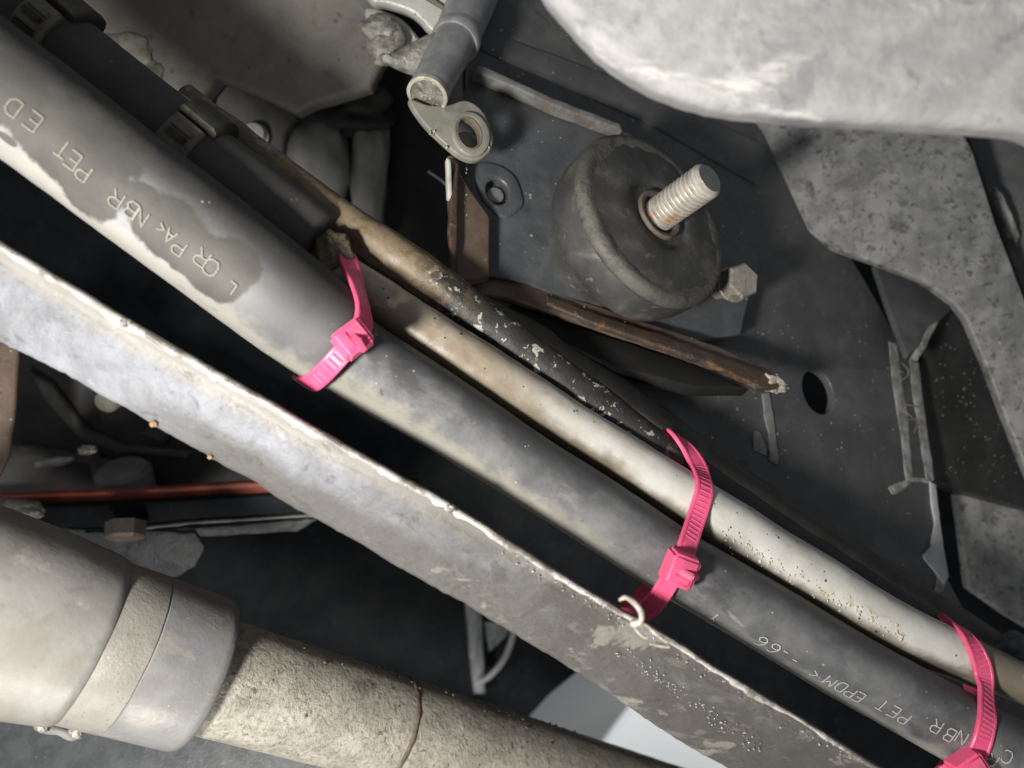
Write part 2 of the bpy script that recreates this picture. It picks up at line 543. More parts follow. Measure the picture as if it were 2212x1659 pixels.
class Plane:
    def __init__(self, u, v, d, n):
        self.o = P(u, v, d)
        self.x, self.y, self.n = basis(n)

    def hit(self, u, v):
        r = P(u, v, 1.0) - CAM
        t = (self.o - CAM).dot(self.n) / r.dot(self.n)
        return CAM + r * t

    def loc(self, u, v):
        q = self.hit(u, v) - self.o
        return q.dot(self.x), q.dot(self.y)

    def off(self, h):
        q = Plane.__new__(Plane)
        q.o, q.x, q.y, q.n = self.o + self.n * h, self.x, self.y, self.n
        return q


def smooth_poly(pts, n):
    m = len(pts)
    out = []
    for i in range(m):
        p0, p1, p2, p3 = pts[i - 1], pts[i], pts[(i + 1) % m], pts[(i + 2) % m]
        for j in range(n):
            t = j / n
            out.append(tuple(.5 * (2 * b + (c - a) * t + (2 * a - 5 * b + 4 * c - d) * t * t + (3 * b - a - 3 * c + d) * t ** 3)
                             for a, b, c, d in zip(p0, p1, p2, p3)))
    return out


def rough_poly(pts, step, amp, seed=0):
    """subdivide a pixel polygon and jitter it a little so that cut edges are not ruler-straight"""
    out = []
    m = len(pts)
    for i in range(m):
        a, b = pts[i], pts[(i + 1) % m]
        L = math.hypot(b[0] - a[0], b[1] - a[1])
        k = max(1, int(L / step))
        for j in range(k):
            t = j / k
            x, y = a[0] + (b[0] - a[0]) * t, a[1] + (b[1] - a[1]) * t
            e = amp * noise.noise(Vector((x * .03, y * .03, seed))) + amp * .6 * noise.noise(Vector((x * .13, y * .13, seed + 9)))
            nx, ny = -(b[1] - a[1]) / L, (b[0] - a[0]) / L
            out.append((x + nx * e, y + ny * e))
    return out


def plate(name, pl, poly, thick, mat, parent=None, bevel=.0006, holes=(), sharp=35, res=2):
    """a solid sheet: outline and holes in pixels laid on the plane pl (its front face), thick metres deep"""
    cu = bpy.data.curves.new(name, 'CURVE')
    cu.dimensions = '2D'
    cu.fill_mode = 'BOTH'
    bevel = min(bevel, thick * .45)
    cu.extrude = thick / 2 - bevel
    cu.bevel_depth = bevel
    cu.bevel_resolution = res
    cu.offset = -bevel
    for pp in [poly] + list(holes):
        sp = cu.splines.new('POLY')
        sp.points.add(len(pp) - 1)
        for q, (u, v) in zip(sp.points, pp):
            a, b = pl.loc(u, v)
            q.co = (a, b, 0, 1)
        sp.use_cyclic_u = True
    o = bpy.data.objects.new(name, cu)
    COL.objects.link(o)
    dg = bpy.context.evaluated_depsgraph_get()
    me = bpy.data.meshes.new_from_object(o.evaluated_get(dg))
    bpy.data.objects.remove(o)
    bpy.data.curves.remove(cu)
    org = pl.o - pl.n * (thick / 2)
    vs = [org + pl.x * v.co.x + pl.y * v.co.y + pl.n * v.co.z for v in me.vertices]
    fs = [tuple(p.vertices) for p in me.polygons]
    bpy.data.meshes.remove(me)
    bm = bmesh.new()
    bv = [bm.verts.new(v) for v in vs]
    for f in fs:
        try:
            bm.faces.new([bv[i] for i in f])
        except ValueError:
            pass
    bmesh.ops.remove_doubles(bm, verts=bm.verts, dist=1e-6)
    bm.verts.index_update()
    vs = [v.co.copy() for v in bm.verts]
    fs = [tuple(v.index for v in f.verts) for f in bm.faces]
    bm.free()
    return link(name, vs, fs, mat, parent, sharp=sharp)


def ell(u, v, a, b, ang=0.0, n=28):
    c, s = math.cos(math.radians(ang)), math.sin(math.radians(ang))
    return [(u + a * math.cos(t) * c - b * math.sin(t) * s, v + a * math.cos(t) * s + b * math.sin(t) * c)
            for t in (2 * math.pi * i / n for i in range(n))]


def boxm(name, c, x, y, z, hx, hy, hz, mat, parent=None, bev=.0006, taper=1.0, seg=2):
    bm = bmesh.new()
    vs = []
    for sz in (-1, 1):
        k = taper if sz > 0 else 1
        for sx, sy in ((-1, -1), (1, -1), (1, 1), (-1, 1)):
            vs.append(bm.verts.new(c + x * hx * sx * k + y * hy * sy * k + z * hz * sz))
    for f in ((0, 3, 2, 1), (4, 5, 6, 7), (0, 1, 5, 4), (1, 2, 6, 5), (2, 3, 7, 6), (3, 0, 4, 7)):
        bm.faces.new([vs[i] for i in f])
    bmesh.ops.bevel(bm, geom=list(bm.edges), offset=bev, segments=seg, affect='EDGES')
    bm.verts.index_update()
    v = [q.co.copy() for q in bm.verts]
    f = [tuple(q.index for q in fc.verts) for fc in bm.faces]
    bm.free()
    return link(name, v, f, mat, parent, sharp=50)


def lump(name, c, rx, ry, rz, mat, parent=None, amp=.25, nsc=1.0, axes=None, sub=4, seed=0.0):
    bm = bmesh.new()
    bmesh.ops.create_icosphere(bm, subdivisions=sub, radius=1)
    x, y, z = axes or (RT, UP, FW)
    vs = []
    for q in bm.verts:
        k = 1 + amp * noise.noise(q.co * 1.6 * nsc + Vector((seed, 0, 0))) + amp * .5 * noise.noise(q.co * 4.1 * nsc + Vector((seed, 3, 0)))
        vs.append(c + (x * q.co.x * rx + y * q.co.y * ry + z * q.co.z * rz) * k)
    bm.verts.index_update()
    fs = [tuple(v.index for v in f.verts) for f in bm.faces]
    bm.free()
    return link(name, vs, fs, mat, parent)


def crumbs(name, pts, mat, parent, size, seed=1):
    """many tiny crumbs stuck to an edge, one part"""
    rnd = random.Random(seed)
    vs, fs = [], []
    for p in pts:
        bm = bmesh.new()
        bmesh.ops.create_icosphere(bm, subdivisions=1, radius=1)
        k = size * rnd.uniform(.3, 1.2)
        sh = Vector((rnd.uniform(.5, 1.4), rnd.uniform(.5, 1.4), rnd.uniform(.5, 1.4)))
        base = len(vs)
        for q in bm.verts:
            m = k * (1 + .35 * noise.noise(q.co * 2 + p * 900))
            vs.append(p + Vector((q.co.x * sh.x, q.co.y * sh.y, q.co.z * sh.z)) * m)
        bm.verts.index_update()
        for f in bm.faces:
            fs.append(tuple(base + v.index for v in f.verts))
        bm.free()
    o = link(name, vs, fs, mat, parent)
    o['kind'] = 'stuff'
    return o


# ================================================================== the setting
wl = Plane(1400, 1540, 1.55, D(.1, .0, -1))
wall = plate('wall', wl, [(300, 800), (2300, 800), (2300, 2300), (300, 2300)], .02, M['wall'], bevel=.001)
tag(wall, 'white painted garage wall far behind the axle shaft', kind='structure')

dr = Plane(1280, 1500, 1.25, D(-.55, -.1, -.83))
shade_panel = plate('shade_panel', dr, [(700, 1000), (1460, 1390), (1330, 1560), (1180, 1760), (500, 1900)], .03, M['wall'], bevel=.002)  # added panel; its edge and tilt stand in for the wall's diagonal shadow
tag(shade_panel, 'added white panel tilted to give the garage wall a shaded side', 'shade_panel')

# dark floor pan above and behind everything (the vehicle's own underside)
pan = Plane(900, 500, .52, D(.05, .05, -1))
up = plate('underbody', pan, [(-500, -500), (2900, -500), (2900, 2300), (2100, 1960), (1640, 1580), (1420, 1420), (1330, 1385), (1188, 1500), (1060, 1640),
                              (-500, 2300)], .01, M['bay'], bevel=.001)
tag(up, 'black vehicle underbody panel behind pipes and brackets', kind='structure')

# ================================================================== frame rail (right)
FN = D(.40, .30, -.87)
fr = Plane(1765, 845, .315, FN)
frame = thing('frame_rail', fr.hit(1765, 1250), 'black painted frame rail with oval hole and chalk arrows', 'frame rail')
web_poly = rough_poly([(1012, -60), (1500, -60), (1620, 250), (1760, 420), (1900, 660), (1962, 772), (1985, 800), (2012, 1040), (2048, 1250), (2090, 1330),
                       (2330, 1560), (2330, 1700), (2100, 1585), (1700, 1355), (1300, 1105), (1060, 890), (1012, 560)], 60, 1.2)
plate('web', fr, web_poly, .004, M['plate'], frame, bevel=.0008, holes=[ell(1768, 846, 31, 50, -20)])
# turned rim seen inside the hole
hx = fr.hit(1768, 846)
# a fold line running along the rail: raised shelf above it
ledge = fr.off(.0007)
plate('stiffener', ledge, rough_poly([(1040, 60), (1420, 200), (1660, 318), (1640, 402), (1400, 265), (1040, 108)], 40, 1), .004, M['plate'], frame)
sl = fr.off(.00035)
for k, poly in enumerate(([(1921, 738), (1938, 742), (1950, 830), (1962, 900), (1972, 1040), (1958, 1042), (1946, 930), (1930, 840)],
                          [(1966, 778), (1984, 782), (1996, 880), (2008, 960), (2018, 1038), (2003, 1042), (1986, 930), (1972, 850)])):
    o = plate('seam_sealer', sl, rough_poly(poly, 9, 1.6, k), .0007, M['chalk'], frame, bevel=.0002)
o = plate('seam_sealer', sl, rough_poly([(1958, 1036), (1972, 1040), (1940, 1066), (1928, 1068), (1920, 1052)], 9, 1.5, 5), .0014, M['sealer'], frame, bevel=.0003)
o = plate('seam_sealer', sl, rough_poly([(1965, 1030), (2010, 1034), (2012, 1044), (1966, 1040)], 6, 2.4, 6), .0012, M['chalk'], frame, bevel=.0003)
plate('weld_bead', fr.off(.010), rough_poly([(1972, 775), (1984, 742), (2004, 708), (2026, 688), (2031, 692), (2016, 720), (2002, 752), (1986, 778)], 6, 2.6, 8), .003, M['sealer'], frame, bevel=.001)
plate('paint_run', fr.off(.001), rough_poly([(2010, 1040), (2022, 1046), (2032, 1130), (2044, 1210), (2050, 1246), (2040, 1262), (2018, 1232), (1998, 1208), (1996, 1198),
                                             (2012, 1180), (2020, 1130), (2014, 1090)], 10, 1.4, 3), .001, M['drip'], frame, bevel=.0004)
plate('paint_run', fr.off(.0007), rough_poly([(2028, 1240), (2046, 1250), (2040, 1272), (2026, 1284), (2020, 1276)], 8, 2, 4), .0009, M['sealer'], frame, bevel=.0003)
plate('paint_run', fr.off(.0007), rough_poly([(1648, 850), (1662, 846), (1672, 900), (1678, 960), (1684, 985), (1680, 1006), (1664, 996), (1662, 940), (1652, 900)], 9, 1.5, 2),
      .0009, M['gusset'], frame, bevel=.0003)
plate('paint_run', fr.off(.0006), rough_poly([(1632, 930), (1642, 932), (1656, 968), (1656, 985), (1630, 972), (1626, 950)], 9, 2, 7), .0008, M['gusset'], frame, bevel=.0003)


def stroke(pl, pts, wpx, mat, name, parent):
    vs, fs = [], []
    pts = catmull([(a, b, 0) for a, b in pts], 14) if len(pts) > 2 else [(pts[0][0] + (pts[1][0] - pts[0][0]) * i / 5, pts[0][1] + (pts[1][1] - pts[0][1]) * i / 5) for i in range(6)]
    for i, p in enumerate(pts):
        a, b = pts[max(0, i - 1)], pts[min(len(pts) - 1, i + 1)]
        L = math.hypot(b[0] - a[0], b[1] - a[1])
        nx, ny = -(b[1] - a[1]) / L, (b[0] - a[0]) / L
        k = wpx * (.7 + .5 * noise.noise(Vector((p[0] * .1, p[1] * .1, 3))))
        vs += [pl.hit(p[0] + nx * k, p[1] + ny * k), pl.hit(p[0] - nx * k, p[1] - ny * k)]
    for i in range(len(pts) - 1):
        fs.append((2 * i, 2 * i + 1, 2 * i + 3, 2 * i + 2))
    return vs, fs


def strokes(name, pl, lines, wpx, mat, parent):
    V, F = [], []
    for ln in lines:
        v, f = stroke(pl, ln, wpx, mat, name, parent)
        b = len(V)
        V += v
        F += [tuple(b + i for i in q) for q in f]
    return link(name, V, F, mat, parent)


mk = fr.off(.0004)
strokes('chalk_arrow', mk, [[(1926, 797), (1940, 800), (1952, 806)], [(1947, 784), (1956, 792), (1962, 800), (1960, 812), (1950, 820)]], 2.2, M['chalk'], frame)
strokes('chalk_arrow', fr.off(.0009), [[(1952, 908), (1968, 906), (1988, 904)], [(1958, 873), (1956, 886), (1966, 898), (1978, 907)], [(1978, 907), (1980, 920), (1974, 934)],
                                       [(1958, 874), (1970, 876), (1986, 882)]], 1.9, M['chalk'], frame)

crumbs('grit', [fr.off(.0001).hit(*q) for q in [(random.uniform(1500, 2010), random.uniform(640, 1240)) for _ in range(170)] if math.hypot(q[0] - 1768, q[1] - 846) > 62] + [fr.off(.0001).hit(random.uniform(1060, 1600), random.uniform(20, 260)) for _ in range(50)], M['lug_rim'], frame, .00024, 51)

# ================================================================== dark speckled plate and gussets on the right
dp = Plane(2090, 880, .352, D(.12, .22, -.96))
o = plate('cross_member', dp, rough_poly([(1984, 800), (2000, 756), (2030, 690), (2060, 664), (2110, 640), (2330, 1000), (2330, 1130), (2090, 1062), (2020, 1040)], 50, 1.0),
          .01, M['dark_speck'], bevel=.0012)
tag(o, 'black speckled cross member plate beside the chalk arrows', 'plate')
crumbs('grit', [dp.off(.0001).hit(2010 + 190 * random.random(), 740 + 300 * random.random()) for _ in range(150)], M['lug_rim'], o, .00024, 52)
lg = Plane(2140, 1200, .345, D(.05, .25, -.96))
o = plate('gusset_plate', lg, rough_poly([(2066, 1066), (2098, 1064), (2330, 1130), (2330, 1420), (2180, 1330), (2092, 1268), (2082, 1180)], 40, 1.5), .005, M['gusset'], bevel=.001)
tag(o, 'grey dusty gusset plate below the speckled cross member', 'gusset')
gp = Plane(1950, 480, .338, D(-.12, .12, -.98))
gus = thing('gusset_plate', gp.hit(2100, 680), 'large mottled grey gusset strut under the pale gearbox casing', 'gusset')
plate('strut', gp, rough_poly([(1570, 100), (2030, 180), (2104, 330), (2152, 480), (2212, 640), (2330, 960), (2330, 1240), (2212, 1004), (2130, 790), (2088, 690), (2062, 655),
                               (1990, 604), (1900, 570), (1800, 535), (1640, 430), (1560, 250)], 40, 1.2), .006, M['gusset'], gus, bevel=.0012)
plate('return_flange', Plane(1950, 640, .346, D(.25, .5, -.8)), rough_poly([(1890, 572), (1990, 606), (2064, 660), (2030, 692), (2004, 706), (1986, 744), (1962, 770), (1930, 690)], 40, 1.0),
      .003, M['plate'], gus)
o = plate('shield_plate', Plane(2170, 450, .36, D(-.5, .2, -.85)), rough_poly([(2060, 200), (2330, 180), (2330, 700), (2212, 640), (2120, 380)], 50, 1), .004, M['plate'], bevel=.001)
tag(o, 'dark panel beside the mottled gusset strut under the gearbox casing', 'panel')
o = lump('mud_light_lump', P(2172, 470, .352), .0022, .014, .003, M['gusset'], None, .4, 1.0, axes=(D(.93, .36, 0), D(-.36, .93, 0), FW), seed=4)  # pale lump shaped to stand in for a lit sliver on the panel
tag(o, 'grey lump standing in for a lit sliver on the dark side panel', 'mud')
o = lump('mud_light_lump', P(2196, 1402, .29), .0085, .0055, .006, M['tray'], None, .3, 1.2, seed=8)
tag(o, 'wet grey mud lump beside the third pink cable tie', 'mud')

# ================================================================== gearbox casing (near, top right, out of focus)
gx = Plane(1700, 120, .158, D(-.12, -.22, -.97))
out = smooth_poly([(1150, -60), (1210, 30), (1300, 122), (1430, 200), (1560, 238), (1700, 254), (1950, 268), (2230, 286), (2420, 300), (2420, -220), (1700, -240), (1180, -200)], 6)
gb = plate('gearbox_casing', gx, rough_poly(out, 30, 3.0, 5), .018, M['cast'], bevel=.004, res=6, sharp=60)
tag(gb, 'pale sand-cast gearbox casing with rounded lower edge', 'gearbox')
o = lump('casting_boss', P(1275, -18, .21), .0065, .005, .006, M['cast'], gb, .2, seed=2)

# ================================================================== mount bracket
BN = D(.35, .30, -.89)
bp_ = Plane(1300, 520, .286, BN)
brk = thing('mount_bracket', bp_.hit(1250, 620), 'black mount bracket with rusty lip and brown side flange', 'bracket')
plate('base_plate', bp_, rough_poly([(985, 250), (1020, 150), (1042, 150), (1340, 275), (1560, 420), (1640, 560), (1600, 720), (1480, 742), (1320, 690), (1140, 612), (1058, 596), (988, 590)], 40, 1.2),
      .004, M['bracket'], brk, holes=[ell(1075, 413, 23, 29, -25)])
lp = bp_.off(.006)
plate('top_lip', lp, rough_poly([(1030, 138), (1050, 144), (1200, 212), (1340, 266), (1345, 282), (1200, 228), (1120, 192), (1028, 154)], 14, 1.0, 1), .006, M['lip_grey'], brk, bevel=.0008)
plate('side_flange', bp_.off(.005), rough_poly([(968, 336), (984, 330), (1000, 384), (1032, 430), (1060, 470), (1058, 598), (1010, 606), (986, 604), (976, 480)], 18, 1.6, 2), .005, M['brown'], brk, bevel=.001)
plate('flange_edge', bp_.off(.009), rough_poly([(966, 340), (975, 344), (979, 420), (974, 426), (968, 424)], 10, 1.0, 3), .003, M['lip_white'], brk, bevel=.0006)
plate('flange_edge', bp_.off(.0085), rough_poly([(974, 426), (986, 350), (993, 352), (990, 440), (990, 520), (985, 600), (978, 596), (970, 500)], 10, 1.6, 4), .003, M['rust_lip'], brk, bevel=.0008)
# bottom lip: a bent strip
bot = Plane(1300, 690, .272, D(.30, .55, -.78))
plate('bottom_flange', bot, rough_poly([(985, 604), (1060, 598), (1140, 612), (1300, 662), (1420, 702), (1540, 742), (1660, 796), (1692, 826), (1640, 826), (1480, 768), (1300, 708), (1180, 668), (1090, 640), (1030, 634), (990, 628)], 14, 1.6, 6), .003, M['brown'], brk, bevel=.001)
plate('bottom_lip', bot.off(.0016), rough_poly([(1180, 634), (1300, 680), (1420, 718), (1520, 754), (1640, 796), (1696, 818), (1700, 834), (1650, 838), (1520, 780), (1400, 738), (1280, 696), (1180, 654)], 12, 2.0, 16), .003, M['rust_lip'], brk, bevel=.0009)
plate('lip_shadow_gap', bot.off(-.004), rough_poly([(1110, 650), (1240, 700), (1480, 780), (1620, 838), (1500, 838), (1330, 790), (1180, 720), (1080, 670)], 20, 2, 7), .006, M['dark'], brk, bevel=.001)  # dark sheet standing in for the shadow gap under the lip
lump('weld_tip', bot.hit(1668, 828) , .0052, .0032, .0022, M['clump'], brk, .5, 1.4, axes=(D(.92, -.38, 0), D(.38, .92, 0), FW), seed=3)
plate('boss', bp_.off(.0009), smooth_poly([(1030, 352), (1072, 352), (1112, 378), (1130, 420), (1128, 448), (1090, 470), (1050, 440), (1030, 400)], 4), .0024, M['bracket'], brk, bevel=.0010,
      holes=[ell(1075, 413, 23, 29, -25)])
bo = lathe('bracket_bolt', bp_.hit(1074, 415) - BN * .004, BN, [(-.004, .0034), (.0012, .0034), (.002, .0030), (.002, 0)], M['studend'], None, seg=28)
tag(bo, 'small dull bolt end set in the bracket boss hole', 'bolt')
crumbs('grit', [bp_.off(.0052).hit(random.uniform(975, 1010), random.uniform(340, 470)) for _ in range(38)] +
       [bot.off(.0006).hit(1150 + t * 480, 622 + t * 178 + random.uniform(-6, 16)) for t in [random.random() for _ in range(14)]], M['clump'], brk, .0003, 5)

# ================================================================== rubber engine mount
AX = D(.57, .35, -.745)
mo = P(1443, 450, .2605)
mnt = thing('engine_mount', mo - AX * .032, 'round dusty rubber engine mount with threaded stud', 'mount')
lathe('body', mo, AX, [(-.040, 0.02110), (-.0262, 0.02268), (-.0255, 0.02848), (-.0235, 0.03102), (-.0190, 0.03228), (-.0125, 0.03281), (-.0088, 0.03270), (-.0066, 0.03186), (-.0054, 0.03038), (-.0050, 0.02848), (-.0046, 0.02426), (-.0040, 0.01952), (-.0034, 0.01500),
                       (-.0042, 0.01260), (-.0070, 0.01120), (-.0074, 0.00000)], M['rubber'], mnt, seg=120, amp=.0005, nsc=85, sharp=80)
lathe('rim', mo, AX, [(-.0100, 0.03270), (-.0082, 0.03313), (-.0064, 0.03270), (-.0052, 0.03165), (-.0047, 0.03038), (-.0050, 0.02891)], M['rim_dust'], mnt, seg=120, amp=.00035, nsc=110, sharp=80)
wsh = lathe('washer', mo - AX * .0004, AX, [(-.008, .0070), (-.008, .0092), (-.0034, .0092), (-.0029, .0088), (-.0029, .0079), (-.0035, .0071), (-.008, .0070)], M['rustring'], mnt, seg=48, amp=.0003, nsc=200)
prof = [(-.007, .0056)]
pitch = .00178
h = -.002
while h < .0150:
    prof += [(h, .0050), (h + pitch * .35, .0061), (h + pitch * .55, .0061), (h + pitch * .9, .0050)]
    h += pitch
prof += [(.0162, .0061), (.0172, .0061), (.0184, .0050), (.0185, 0)]
V, F = [], []
x_, y_, z_ = basis(AX)
sg_ = 60
pr_ = [(-.008, .0050)]
h = -.0078
while h < .0162:
    pr_ += [(h, .0050), (h + pitch * .30, .0060), (h + pitch * .45, .0061), (h + pitch * .60, .0060), (h + pitch * .90, .0050)]
    h += pitch
for (h, r) in pr_:
    for j in range(sg_ + 1):
        t = 2 * math.pi * j / sg_
        V.append(mo + z_ * min(.0164, h + pitch * j / sg_) + (x_ * math.cos(t) + y_ * math.sin(t)) * r)
for i in range(len(pr_) - 1):
    for j in range(sg_):
        a = i * (sg_ + 1) + j
        F.append((a, a + 1, a + sg_ + 2, a + sg_ + 1))
st = link('stud', V, F, M['thread'], mnt, sharp=30)
lathe('stud_tip', mo, AX, [(.0155, .0050), (.0160, .0060), (.0172, .0060), (.0184, .0049)], M['thread'], st, seg=48, sharp=40)
lathe('stud_end', mo + AX * .01842, AX, [(-.0002, .0049), (.0001, .0048), (.0001, 0)], M['studend'], st, seg=40)
# moulded characters around the stud
V, F = [], []
x_, y_, z_ = basis(AX)
for k in range(7):
    t0 = math.radians(95 + k * 13)
    base = mo + (x_ * math.cos(t0) + y_ * math.sin(t0)) * .0200 - AX * .0049
    tx = (-x_ * math.sin(t0) + y_ * math.cos(t0))
    rx = (x_ * math.cos(t0) + y_ * math.sin(t0))
    b = len(V)
    for (a1, b1) in ((-.0004, -.0013), (.0004, -.0013), (.0004, .0013), (-.0004, .0013)):
        V += [base + tx * a1 + rx * b1 - AX * .0012, base + tx * a1 * .8 + rx * b1 + AX * .0004]
    F += [(b + 1, b + 3, b + 5, b + 7), (b, b + 1, b + 3, b + 2), (b + 2, b + 3, b + 5, b + 4), (b + 4, b + 5, b + 7, b + 6), (b + 6, b + 7, b + 1, b)]
mm = link('moulded_mark', V, F, M['rubber'], mnt, smooth=False)
mm['kind'] = 'stuff'

# hex bolt right of the mount
crumbs('grit', [bp_.off(.0001).hit(random.uniform(1080, 1260), random.uniform(230, 560)) for _ in range(45)], M['lug_rim'], brk, .00022, 53)
BA = D(.35, .12, -.93)
hb = P(1606, 606, .283)
bolt = thing('hex_bolt', hb - BA * .012, 'worn hex bolt head beside the rubber mount', 'bolt')
lathe('head', hb, BA, [(-.006, .0068), (-.0002, .0068), (.0008, .0060), (.0009, 0)], M['boltsteel'], bolt, seg=6, sharp=25, a0=.35)
lathe('flange', hb - BA * .0062, BA, [(-.002, .0060), (.0002, .0068), (.0006, .0064)], M['boltsteel'], bolt, seg=40)
lathe('shank', hb - BA * .008, BA, [(-.03, .0035), (0, .0035)], M['boltsteel'], bolt, seg=24)

# ================================================================== steel tube with lug (top centre)
LN = D(.32, .16, -.93)
rod = thing('tube_link', P(922, 207, .262), 'grey steel tube with flattened end lug and bolt hole', 'link')
t1 = Tube([(1048, -70, .304, 52), (1020, 0, .2915, 51), (1000, 48, .283, 50), (984, 90, .276, 49)], 40, 48)
t1.build('upper_tube', M['steel_tube'], rod)
t2 = Tube([(990, 76, .2775, 45), (968, 118, .2705, 45), (945, 162, .2635, 44.5), (924, 204, .2565, 44)], 40, 48)
t2.build('lower_tube', M['steel_tube'], rod)
ra = (P(924, 204, .256) - P(945, 162, .257)).normalized()
EN = (P(924, 204, .2565) - P(945, 162, .2635)).normalized()
ec = P(924, 204, .2565)
lathe('end_rim', ec, EN, [(-.001, .0069), (.0007, .0069), (.0010, .0065), (.0009, .0057), (-.0002, .0055)], M['lug_rim'], rod, seg=48, amp=.0002, nsc=300)
lathe('end_fill', ec + EN * .0002, EN, [(-.001, .0057), (.0, .0056), (.0002, 0)], M['grease'], rod, seg=40)
lgp = Plane(985, 275, .2585, LN)
lug = plate('lug', lgp, smooth_poly([(884, 214), (925, 226), (970, 226), (1005, 216), (1040, 236), (1062, 280), (1064, 314), (1048, 338), (1020, 346), (988, 332), (955, 304), (915, 264)], 4), .0032, M['lug'], rod, bevel=.0006, holes=[ell(1014, 286, 24, 35, -22)])
lr = plate('eyelet', lgp.off(.0012), ell(1018, 288, 40, 50, -22, 40), .0016, M['lug'], lug, bevel=.0006, holes=[ell(1014, 286, 25, 36, -22)])
plate('bush', lgp.off(.0013), ell(1015, 287, 27, 38, -22, 40), .004, M['rustring'], lug, bevel=.0004, holes=[ell(1013, 286, 23, 33, -22)])
o = lathe('lug_bolt', lgp.hit(1018, 292) - LN * .006, LN, [(-.004, .0042), (0, .0042), (.0006, .0036), (.0006, 0)], M['lug'], None, seg=24)
tag(o, 'dull bolt end seen through the lug eyelet', 'bolt')
crumbs('grit', [lgp.off(.0002).hit(*q) for q in ((930, 284), (936, 290), (929, 289), (938, 284), (934, 293), (965, 318), (1060, 306), (1052, 322), (1040, 330), (1056, 318))], M['lug_rim'], rod, .0007, 9)
crumbs('grit', [ec + basis(EN)[0] * random.gauss(0, .0021) + basis(EN)[1] * random.gauss(0, .0021) + EN * .0003 for _ in range(40)], M['lug_rim'], rod, .0004, 10)
# collar step between the two tube diameters
lathe('collar', P(984, 90, .276), (P(968, 118, .2705) - P(990, 76, .2775)).normalized(), [(-.006, .0080), (-.003, .0086), (.0002, .0087), (.0010, .0082), (.0010, .006)], M['steel_tube'], rod, seg=48)
# web running left to the casting
V = []
wb = Plane(880, 130, .27, D(.1, -.35, -.93))
plate('gusset_web', wb, smooth_poly([(818, 118), (850, 112), (890, 90), (935, 70), (960, 78), (958, 110), (940, 150), (920, 172), (880, 160), (836, 140)], 4), .01, M['grease'], rod, bevel=.003, res=4)

# pale casting with fins behind it
ca = Plane(870, 50, .285, D(.05, -.25, -.96))
cst = thing('gearbox_flange', ca.hit(870, 80), 'pale speckled casting flange behind the steel tube link', 'casting')
plate('flange_face', ca, smooth_poly([(795, -40), (1010, -40), (990, 40), (950, 76), (925, 70), (905, 48), (880, 30), (830, 14), (800, 8)], 4), .008, M['casting_pale'], cst, bevel=.0025, res=4)
plate('flange_foot', ca.off(-.004), smooth_poly([(790, 14), (835, 24), (870, 42), (898, 72), (906, 88), (880, 98), (850, 106), (830, 90), (815, 60), (790, 44)], 4), .006, M['casting_pale'], cst, bevel=.0025, res=4)
plate('fin', ca.off(.002), [(905, -10), (960, 22), (985, 40), (985, 30), (930, -10)], .003, M['block'], cst)
lump('grease_bead', ca.hit(832, 92), .007, .008, .004, M['grease'], cst, .3, .9, seed=6)
lump('grease_bead', ca.hit(822, 62), .007, .005, .004, M['grease'], cst, .3, .9, seed=7)

# ================================================================== engine block (top left)
ebp = Plane(500, 110, .315, D(.02, -.12, -.99))
eb = thing('engine_block', ebp.hit(500, 220), 'dirty grey engine block casting behind the upper hoses', 'engine')
plate('block_face', ebp, rough_poly([(100, -60), (850, -60), (800, 40), (830, 130), (800, 190), (740, 210), (680, 225), (640, 245), (560, 205), (470, 172), (440, 205), (430, 262), (330, 215), (240, 160), (200, 100)], 30, 3.5, 3),
      .012, M['block'], eb, bevel=.003, res=3)
plate('block_skirt', ebp.off(-.014), rough_poly([(380, 150), (660, 150), (640, 250), (612, 290), (606, 430), (380, 330)], 40, 2, 5), .01, M['sleeve'], eb, bevel=.002)
plate('block_skirt', ebp.off(-.006), rough_poly([(20, -60), (215, -60), (232, 40), (210, 110), (230, 170), (60, 90)], 30, 4, 6), .012, M['sleeve'], eb, bevel=.003)
lump('block_rib', P(690, 350, .345), .014, .024, .012, M['dark2'], eb, .18, .7, seed=3)
lump('block_rib', P(800, 350, .35), .0085, .034, .010, M['dark2'], eb, .2, .8, seed=5)
lump('block_rib', P(735, 240, .345), .024, .012, .012, M['dark'], eb, .3, .9, seed=9)
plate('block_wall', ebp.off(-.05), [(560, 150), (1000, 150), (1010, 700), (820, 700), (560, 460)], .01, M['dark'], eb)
tb = Tube([(925, 370, .33, 3), (960, 395, .33, 3), (985, 430, .335, 3), (995, 460, .34, 2.5)], 30, 10)
o = tb.build('wire', M['steel_tube'])
tag(o, 'thin grey wire in the dark gap beside the brown flange', 'wire')
lump('grime_patch', ebp.hit(265, 115), .012, .008, .003, M['clip'], eb, .25, .9, seed=11)
lump('grime_patch', ebp.hit(300, 160), .010, .007, .003, M['block'], eb, .25, .9, seed=12)
sb = P(546, 288, .325)
SN = D(.08, .02, -1)
sbt = thing('block_bolt', sb - SN * .012, 'flat round bolt head on the engine block skirt', 'bolt')
lathe('head', sb, SN, [(-.004, .0047), (-.0006, .0048), (0, .0044), (.0001, 0)], M['bolthead'], sbt, seg=36)
lathe('washer', sb - SN * .004, SN, [(-.001, .0056), (.0004, .0056), (.0006, .0048)], M['bolthead'], sbt, seg=36)
lathe('shank', sb - SN * .005, SN, [(-.012, .003), (0, .003)], M['bolthead'], sbt, seg=16)

